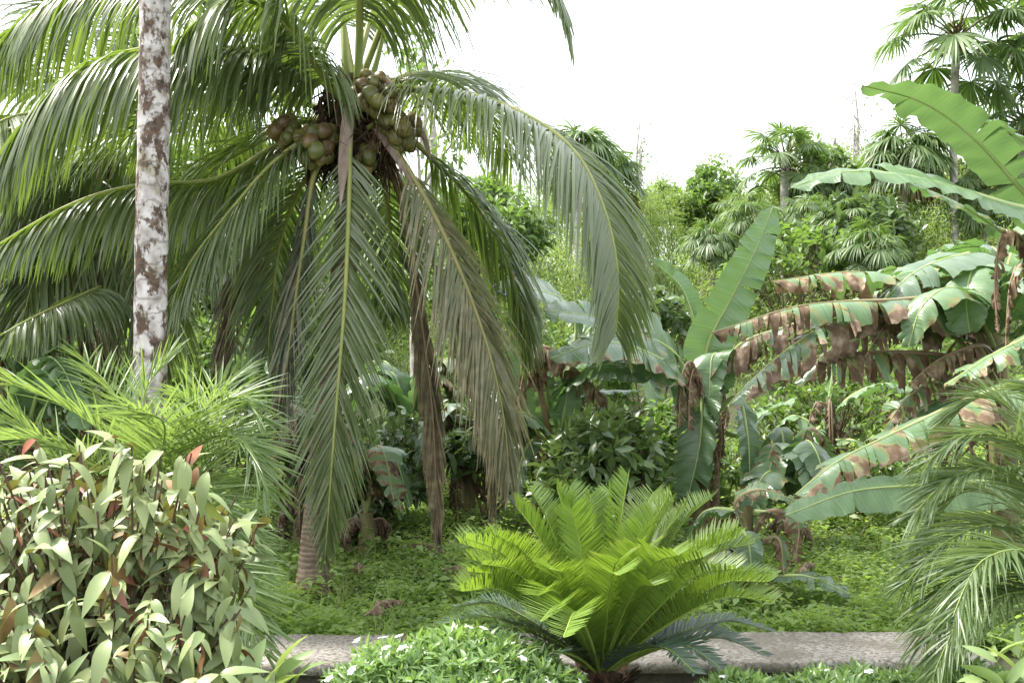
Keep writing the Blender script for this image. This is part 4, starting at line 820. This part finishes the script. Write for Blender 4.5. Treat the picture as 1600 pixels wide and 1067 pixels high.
bush('shaded bush low beyond the wall between coconut trunk and cycad', 700, 700, 11.5, 1.2, .9, 130, M_DKBUSH, 117, (.12, .2), 10)
bush('leafy bush on the slope under the far fan palms', 1330, 380, 17, 1.3, 1.0, 130, M_DKBUSH, 119, (.15, .28), 11)
bush('pale green bush on the slope right of the upright banana leaf', 1250, 420, 16, 1.3, .9, 130, M_BUSH, 121, (.12, .2), 11)
bush('bush of mid green leaves behind the left hanging fronds', 90, 600, 12, 1.5, 1.2, 150, M_BUSH, 123, (.15, .25), 10)

bush('leafy undergrowth bush right behind the base of the middle banana plant', 1130, 760, 10.3, .9, .7, 120, M_BUSH, 125, (.08, .14), 10)
bush('low green bush between the dark glossy shrub and the hanging straw-coloured frond', 800, 760, 10.5, .7, .6, 100, M_BUSH, 127, (.09, .15), 10)
bush('bush of mid green leaves beyond the folded brown banana leaf', 900, 620, 12.5, 1.3, .8, 130, M_BUSH, 129, (.1, .16), 10)
bush('light green bush below the withered torn leaf at right', 1500, 640, 10.5, .9, .6, 110, M_BUSH, 301, (.08, .13), 10)
bush('fresh green bush behind the small banana plant with orange leaves', 1330, 740, 9.6, .7, .38, 110, M_BUSH, 303, (.06, .1), 11)
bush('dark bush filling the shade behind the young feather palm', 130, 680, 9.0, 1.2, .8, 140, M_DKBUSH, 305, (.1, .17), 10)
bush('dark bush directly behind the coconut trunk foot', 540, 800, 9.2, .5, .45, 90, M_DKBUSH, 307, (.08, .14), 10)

bush('leafy green bush closing the gap between dark glossy shrub and middle banana stem', 1035, 720, 9.9, .6, .75, 120, M_BUSH, 311, (.09, .16), 10)
bush('dark undergrowth bush beneath the limp brownish hanging frond', 765, 690, 9.3, .5, .55, 100, M_DKBUSH, 313, (.09, .15), 10)
bush('thick green bush at the foot of the bamboo behind the folded brown leaf', 800, 560, 13, 1.1, .8, 130, M_BUSH, 315, (.1, .17), 10)

# ------------------------------------------------------------------ fan palms on the slope
def fan_leaf(g, gp, hub0, d, plen, Rr, rng, rays=42, spread=135, mi=0, dry=0., nd=1.7, sag=.65):
    d = nrm(d); C = np.array([hub0, hub0 + d * plen * .55 + Z * .05 * plen, hub0 + d * plen - Z * .06 * plen])
    tube(gp, C, (.022, .016, .012), 5, 7, dry=dry)
    T = nrm(C[2] - C[1]); s = nrm(np.cross(T, Z) + 1e-6); n = np.cross(s, T)
    T2 = nrm(T - n * sag); n = np.cross(s, T2)
    th = np.radians(np.linspace(-spread, spread, rays)) + rng.normal(0, .02, rays)
    L = Rr * (1 - .30 * np.abs(np.linspace(-1, 1, rays)) ** 2) * rng.uniform(.9, 1.05, rays)
    dd = np.cos(th)[:, None] * T2 + np.sin(th)[:, None] * s + n * .18 * np.cos(th * .7)[:, None]
    wv = np.cross(n, dd) + n * (.35 * (-1) ** np.arange(rays))[:, None]
    half = L * math.radians(spread / rays) * .62
    strips(g, np.repeat(C[2:3], rays, 0), dd, L, wv, half, (.03, .45, .85, 1.0, .75, .42, .08), nd * rng.uniform(.6, 1.4, rays), 7, 0, np.clip(rng.normal(.5, .25) + rng.normal(0, .12, rays), 0, 1), dry, mi)
def fan_palm(label, base, top, r, n, seed, Rr=.75, plen=1.0, lo=-.55, name='fan_palm', nd=1.5, sag=.55):
    rng = np.random.RandomState(seed); base = np.array(base); top = np.array(top)
    t = thing(name, label, 'palm tree', base, 'fan palms growing on the slope')
    g = G(); H = top - base
    tube(g, np.array([base - [0, 0, .3], base + H * .3 + [.04, 0, 0], base + H * .7 - [.03, 0, 0], top + [0, 0, .15]]), (r * 1.25, r, r * .95, r * 1.1), 10, 24); g.obj('trunk', M_GREYBARK, t)
    g = G(); q = 90; a = rng.uniform(0, 6.28, q)
    strips(g, top + np.stack([r * np.cos(a), r * np.sin(a), rng.uniform(-.25, .3, q)], 1), np.stack([np.cos(a), np.sin(a), 1.0 + 0 * a], 1), rng.uniform(.15, .4, q), np.stack([-np.sin(a), np.cos(a), 0 * a], 1), .02, (1, .7, .2), .8, 3)
    g.obj('fibre', M_FIBRE2, t)
    for k in range(n):
        el = lo + (1.35 - lo) * (k + .5) / n; a = k * 2.39996 + rng.normal(0, .15)
        d = np.array([math.cos(a) * math.cos(el), math.sin(a) * math.cos(el), math.sin(el)])
        g, gp = G(), G(); dry = 1. if (seed in (133, 137) and el < lo + .2) else 0.
        fan_leaf(g, gp, top + Z * .12 * (el > 0), d, plen * rng.uniform(.8, 1.15), Rr * rng.uniform(.85, 1.1) * (.8 if el > 1 else 1), rng, dry=dry, nd=nd, sag=sag)
        o = g.obj('frond', M_FAN, t); gp.obj('petiole', M_FANP, o)
        if dry: o['label'] = 'dead brown fan leaf'
    return t
M_FIBRE2 = plain('reddish palm fibre', (.10, .05, .03), (.26, .14, .08), 30, .95, .6, stretch=(1, 1, .25))
def fp(label, bx, by, tx, ty, Y, r=.10, n=26, seed=0, **k):
    b = at(bx, by, Y); b[2] = hz(b[0], b[1]) ; return fan_palm(label, b, at(tx, ty, Y), r, n, seed, **k)
fp('tallest fan palm, its pale slender trunk clear against the sky at upper right', 1483, 400, 1495, 70, 18, .07, 22, 131, Rr=.85, plen=.95, nd=1.1, sag=.4, lo=-.75)
fp('fan palm with a reddish crown heart and a spear leaf, in the gap of sky', 1226, 330, 1228, 262, 21, .09, 22, 132, Rr=.62, plen=.75, nd=1.0, sag=.35)
fp('fan palm with brown fibre at its neck, behind the long pale banana leaf', 1418, 420, 1412, 262, 18, .075, 30, 133, Rr=.66, plen=.6)
fp('fan palm peeping over the big arching coconut frond', 897, 470, 905, 250, 19.5, .085, 22, 134, Rr=.72, plen=.55)
fp('fan palm on the right edge, top cut by the picture', 1650, 400, 1665, 45, 18, .08, 20, 135, Rr=.85, plen=.9, nd=1.1, sag=.4)
fp('dense fan palm standing behind the high green banana leaf at right', 1600, 400, 1600, 205, 19, .08, 24, 136, Rr=.65, plen=.7, nd=1.2, sag=.4)
fp('smaller fan palm right of the gap, over a brown dead skirt', 955, 470, 955, 285, 21, .07, 20, 137, Rr=.6, plen=.5)
src = fan_palm('low bushy fan palm at the left end of the far clump', (0, 0, 0), (0, 0, .9), .08, 26, 138, Rr=.52, plen=.6, lo=-.35)
src2 = fan_palm('low bushy fan palm directly behind the tip of the upright banana leaf', (0, 0, 0), (0, 0, 1.3), .08, 26, 139, Rr=.56, plen=.6, lo=-.5)
first = {id(src): True, id(src2): True}
for k, (px, py, Y, s, sc, lab) in enumerate([(1110, 385, 17.5, src, .75, None), (1180, 380, 18, src2, .8, None), (1160, 335, 20, src, .8, 'low fan palm at the top of the clump against the sky'), (1325, 375, 16.5, src2, .7, 'low fan palm under the long horizontal pale banana leaf'),
        (1305, 300, 21, src, .9, 'pale fan palm on the ridge right of the red-hearted one'), (1360, 395, 15.0, src, .8, 'young fan palm with yellow-green blades beside the grey thin trunk'), (1540, 330, 18, src2, .85, 'fan palm behind the tall pale trunk at right'),
        (1465, 325, 20, src, .85, 'fan palm filling the ridge left of the tall pale trunk'), (1260, 345, 19, src, .9, 'shaded fan palm below the red-hearted one')]):
    c = at(px, py, Y); h = 1.1 * sc; g0 = c - [0, 0, h]
    if lab is None: s.location = tuple(g0); s.scale = (sc,) * 3
    else: dup(s, g0, k * 1.3, sc, lab)

# ------------------------------------------------------------------ trees
def tree(name, label, base, top, crown, leaf, seed, ls, n, bark=None, clumps=26, r=.12, tpl=None, hollow=.5):
    rng = np.random.RandomState(seed); base, top, crown = map(lambda x: np.array(x, float), (base, top, crown))
    t = thing(name, label, 'tree', base); g = G(); H = top - base
    tube(g, np.array([base - [0, 0, .2], base + H * .35 + rng.normal(0, .06, 3), base + H * .7 + rng.normal(0, .08, 3), top]), (r * 1.3, r, r * .7, r * .3), 10, 24)
    v = ball(rng, clumps); ctr = base + H * .72
    ends = ctr + v * crown * (hollow + (1 - hollow) * rng.rand(clumps, 1) ** .6)
    for e in ends:
        s = base + H * rng.uniform(.4, .85); tube(g, np.array([s, (s + e) / 2 + [0, 0, .05], e]), (r * .35, r * .22, r * .06), 6, 8)
    g.obj('trunk', bark or M_GREYBARK, t)
    k = n // clumps; sz = np.repeat(rng.uniform(.22, .42, clumps), k)[:, None] * crown.mean()
    o = nrm(rng.normal(0, 1, (clumps * k, 3))) * rng.rand(clumps * k, 1) ** .5
    p = np.repeat(ends, k, 0) + o * sz * [1, 1, .7]
    g = G(); inst(g, tpl or leaf_tpl(.45, 2, .2, .2), p, nrm(o * .6 + jit(rng, len(p), .6) - Z * .35), Z + jit(rng, len(p), .5), rng.uniform(*ls, len(p)), np.clip(np.repeat(rng.normal(.5, .25, clumps), k) + rng.normal(0, .2, len(p)), 0, 1))
    g.obj('crown', leaf, t); return t
def tr(label, px, Y, py, cr, leaf, seed, ls=(.12, .2), n=5000, name='broadleaf_tree', **k):
    b = at(px, 600, Y); b[2] = hz(b[0], b[1]); top = at(px, py, Y); return tree(name, label, b, top, cr, leaf, seed, ls, n, **k)
tr('large dark tree behind the left fronds, nearest the left edge', 30, 14, 330, (1.7, 1.2, 1.9), M_DKBUSH, 141, (.15, .24), 6000)
tr('large dark tree behind the pale lichen trunk', 270, 15, 300, (1.8, 1.3, 2.0), M_BUSH, 142, (.15, .24), 6500)
tr('dark tree behind the coconut trunk, seen through hanging fronds', 470, 15, 340, (1.5, 1.3, 1.9), M_BUSH, 143, (.15, .24), 5500)
tr('green tree beyond the coconut crown with twigs against the sky', 660, 13, 60, (.9, .8, 1.5), M_BUSH, 144, (.10, .17), 900, clumps=16, r=.08)
tr('small round tree standing alone on the skyline', 1026, 26, 268, (.55, .5, .7), M_BUSH, 145, (.12, .2), 2200, r=.07, clumps=18)
tr('thin nearly bare tree on the skyline left of the round one', 1000, 24, 188, (.22, .2, 1.5), M_BUSH, 146, (.07, .12), 160, r=.05, clumps=22, name='bare_tree')
tr('leafy tree on the ridge between the two skyline fan palms', 1305, 22, 215, (1.1, .9, 1.2), M_BUSH, 147, (.12, .2), 4500)
tr('airy tree with fine leaves thinning out against the white sky', 1335, 23, 130, (.8, .7, 1.4), M_BUSH, 148, (.06, .11), 420, clumps=26, r=.05)
tr('broad bushy tree on the right skyline behind the tall pale trunk', 1540, 24, 235, (1.5, 1.0, 1.1), M_DKBUSH, 149, (.14, .24), 5500)
tr('bushy tree at the end of the far slope beside the gap in the sky', 1105, 23, 275, (1.0, .9, 1.0), M_BUSH, 150, (.12, .2), 4200)
tr('green tree filling the slope behind the dead hanging fronds', 720, 17, 330, (1.5, 1.1, 1.6), M_BUSH, 151, (.14, .22), 5500)

# ------------------------------------------------------------------ bamboo covering the slope, and the weeds
def bamboo():
    rng = np.random.RandomState(160); g = G(); PP, DD, VV = [], [], []
    n = 1300; y = 13.5 + 18 * rng.rand(n) ** .7; x = rng.uniform(-1, 1, n) * (y * .62)
    for i in range(n):
        h = rng.uniform(1.9, 3.6) * (.8 + .25 * float(lump(x[i], y[i], .6, 3)))
        if y[i] < 15: h *= .75
        a = rng.uniform(0, 6.28); ln = rng.uniform(.4, 1.2); b = np.array([x[i], y[i], float(hz(x[i], y[i]))])
        e = np.array([math.cos(a), math.sin(a), 0]) * ln
        C, T, tt = crv(np.array([b, b + e * .25 + Z * h * .6, b + e * .8 + Z * h * .95, b + e * 1.3 + Z * h * .85]), 14)
        if i % 3 == 0: tube(g, C[::3], (.018, .014, .006), 4, 8, mi=1)
        k = 430; f = .03 + .97 * rng.rand(k) ** .75; p = np.stack([np.interp(f, tt, C[:, j]) for j in range(3)], 1)
        o = jit(rng, k, .17) * (1.2 - f * .6)[:, None]
        PP.append(p + o); DD.append(nrm(o * 2 + jit(rng, k, .5) + e * .3 - Z * .45)); VV.append(np.clip(rng.normal(.3 + .4 * rng.rand(), .2, k), 0, 1))
    P = np.vstack(PP)
    inst(g, leaf_kite(.19, .2, .15), P, np.vstack(DD), Z + jit(rng, len(P), .5), rng.uniform(.06, .125, len(P)), np.concatenate(VV))
    o = g.obj('bamboo_thicket', [M_BAMBOO, M_GTWIG]); o['kind'] = 'stuff'
    o['label'] = 'feathery yellow-green bamboo covering the slope behind the palms'; o['category'] = 'bamboo'
bamboo()
def weeds():
    rng = np.random.RandomState(170); g = G(); n = 44000
    y = 6.15 + 8.5 * rng.rand(n) ** 1.35; x = rng.uniform(-.62, .62, n) * y
    m = lump(x, y, 1.6, 1) + .5 * lump(x, y, 5, 2); hh = (.05 + .15 * np.clip(m + .5, 0, 2)) * np.where(rng.rand(n) < .05, 1.7, 1)
    b = np.stack([x, y, hz(x, y)], 1); k = 6
    f = rng.rand(n, k); a = rng.uniform(0, 6.28, (n, k)); lean = jit(rng, n, .25); lean[:, 2] = 1
    p = b[:, None] + lean[:, None] * (hh[:, None] * f)[..., None] + np.stack([np.cos(a), np.sin(a), 0 * a], -1) * (.03 * rng.rand(n, k))[..., None]
    d = np.stack([np.cos(a), np.sin(a), .35 - .6 * rng.rand(n, k)], -1)
    var = np.clip(.45 + .22 * m + rng.normal(0, .2, n), 0, 1)
    inst(g, leaf_kite(.5, .2, .15), p.reshape(-1, 3), d.reshape(-1, 3), Z + jit(rng, n * k, .55), rng.uniform(.02, .058, n * k), np.repeat(var, k))
    # broader-leaved patches and taller seedlings
    n = 2600; y = 6.2 + 7 * rng.rand(n) ** 1.3; x = rng.uniform(-.6, .6, n) * y; kk = lump(x, y, 2.3, 5) > .15; x, y = x[kk], y[kk]; n = len(x)
    b = np.stack([x, y, hz(x, y)], 1); k = 7; a = np.arange(k)[None] * 2.4 + rng.uniform(0, 6, (n, 1)); hh = rng.uniform(.08, .30, n)
    f = np.linspace(.35, 1, k)[None]
    p = b[:, None] + Z * (hh[:, None] * f)[..., None]
    d = np.stack([np.cos(a), np.sin(a), .3 - .5 * rng.rand(n, k)], -1)
    inst(g, leaf_tpl(.55, 2, .2, .3), p.reshape(-1, 3), d.reshape(-1, 3), Z + jit(rng, n * k, .3), rng.uniform(.05, .11, n * k), np.clip(np.repeat(rng.normal(.45, .25, n), k), 0, 1))
    n = 500; y = 6.2 + 5 * rng.rand(n) ** 1.3; x = rng.uniform(-.6, .6, n) * y; p = np.repeat(np.stack([x, y, hz(x, y)], 1), 9, 0)
    strips(g, p + jit(rng, n * 9, .03) * [1, 1, 0], jit(rng, n * 9, .4) + Z, rng.uniform(.12, .34, n * 9), jit(rng, n * 9, 1), .004, (1, .8, .1), 1.0, 4, 0, rng.rand(n * 9), (rng.rand(n * 9) < .25) * .7)
    o = g.obj('weeds', M_WEED); o['kind'] = 'stuff'; o['label'] = 'dense low green weeds covering the ground behind the wall'; o['category'] = 'weeds'
    g = G(); n = 2600; x = rng.uniform(-2.5, 2.7, n); y = 5.30 - .32 * rng.rand(n) ** 1.5 + x * math.tan(ROT)
    n2 = rng.rand(n) < sst(-.2, .9, x) * .9 + .12; x, y = x[n2], y[n2]; n = len(x); k = 7
    hh = .05 + .09 * rng.rand(n); b = np.stack([x, y, hz(x, y)], 1); f = rng.rand(n, k); a = rng.uniform(0, 6.28, (n, k))
    p = b[:, None] + Z * (hh[:, None] * f)[..., None] + np.stack([np.cos(a), np.sin(a), 0 * a], -1) * (.03 * rng.rand(n, k))[..., None]
    inst(g, leaf_kite(.45, .2, .15), p.reshape(-1, 3), np.stack([np.cos(a), np.sin(a), .2 - .4 * rng.rand(n, k)], -1).reshape(-1, 3), Z + jit(rng, n * k, .35), rng.uniform(.015, .035, n * k), rng.rand(n * k), rng.rand(n * k) < .12)
    o = g.obj('weeds', M_WEED); o['kind'] = 'stuff'; o['label'] = 'thin weeds at the front foot of the wall'; o['category'] = 'weeds'
weeds()
def litter():
    rng = np.random.RandomState(180)
    spots = [(560, 905, 7.6), (660, 880, 8.2), (600, 960, 6.6), (720, 925, 7.4), (1260, 890, 7.6), (1350, 930, 7.0), (1300, 850, 8.3), (540, 870, 8.4)]
    labs = ['on the weeds just right of the coconut trunk', 'on the weeds below the dead hanging fronds', 'close behind the brown length of wall', 'on the weeds left of the cycad', 'on the weeds beside the small banana plant', 'on the weeds behind the right end of the wall', 'among the weeds under the broad smooth banana leaf', 'in the shade behind the coconut trunk']
    for (px, py, Y), lab in zip(spots, labs[:4] + labs[6:7]):
        c = at(px, py, Y); c[2] = hz(c[0], c[1]) + .14; a = rng.uniform(0, 3.1); h = np.array([math.cos(a), math.sin(a), 0]); L = rng.uniform(.2, .4)
        t = thing('fallen_leaf', 'dead brown fallen leaf strip lying ' + lab, 'fallen leaf', c, 'fallen leaves on the weeds')
        banana_leaf(t, np.array([c - h * L, c + Z * .05, c + h * L]), .07, M_BANANAD, M_MIDRIB, rng, dry=1., droop=.6, tears=5, rr=(.006, .002), name='blade')
litter()
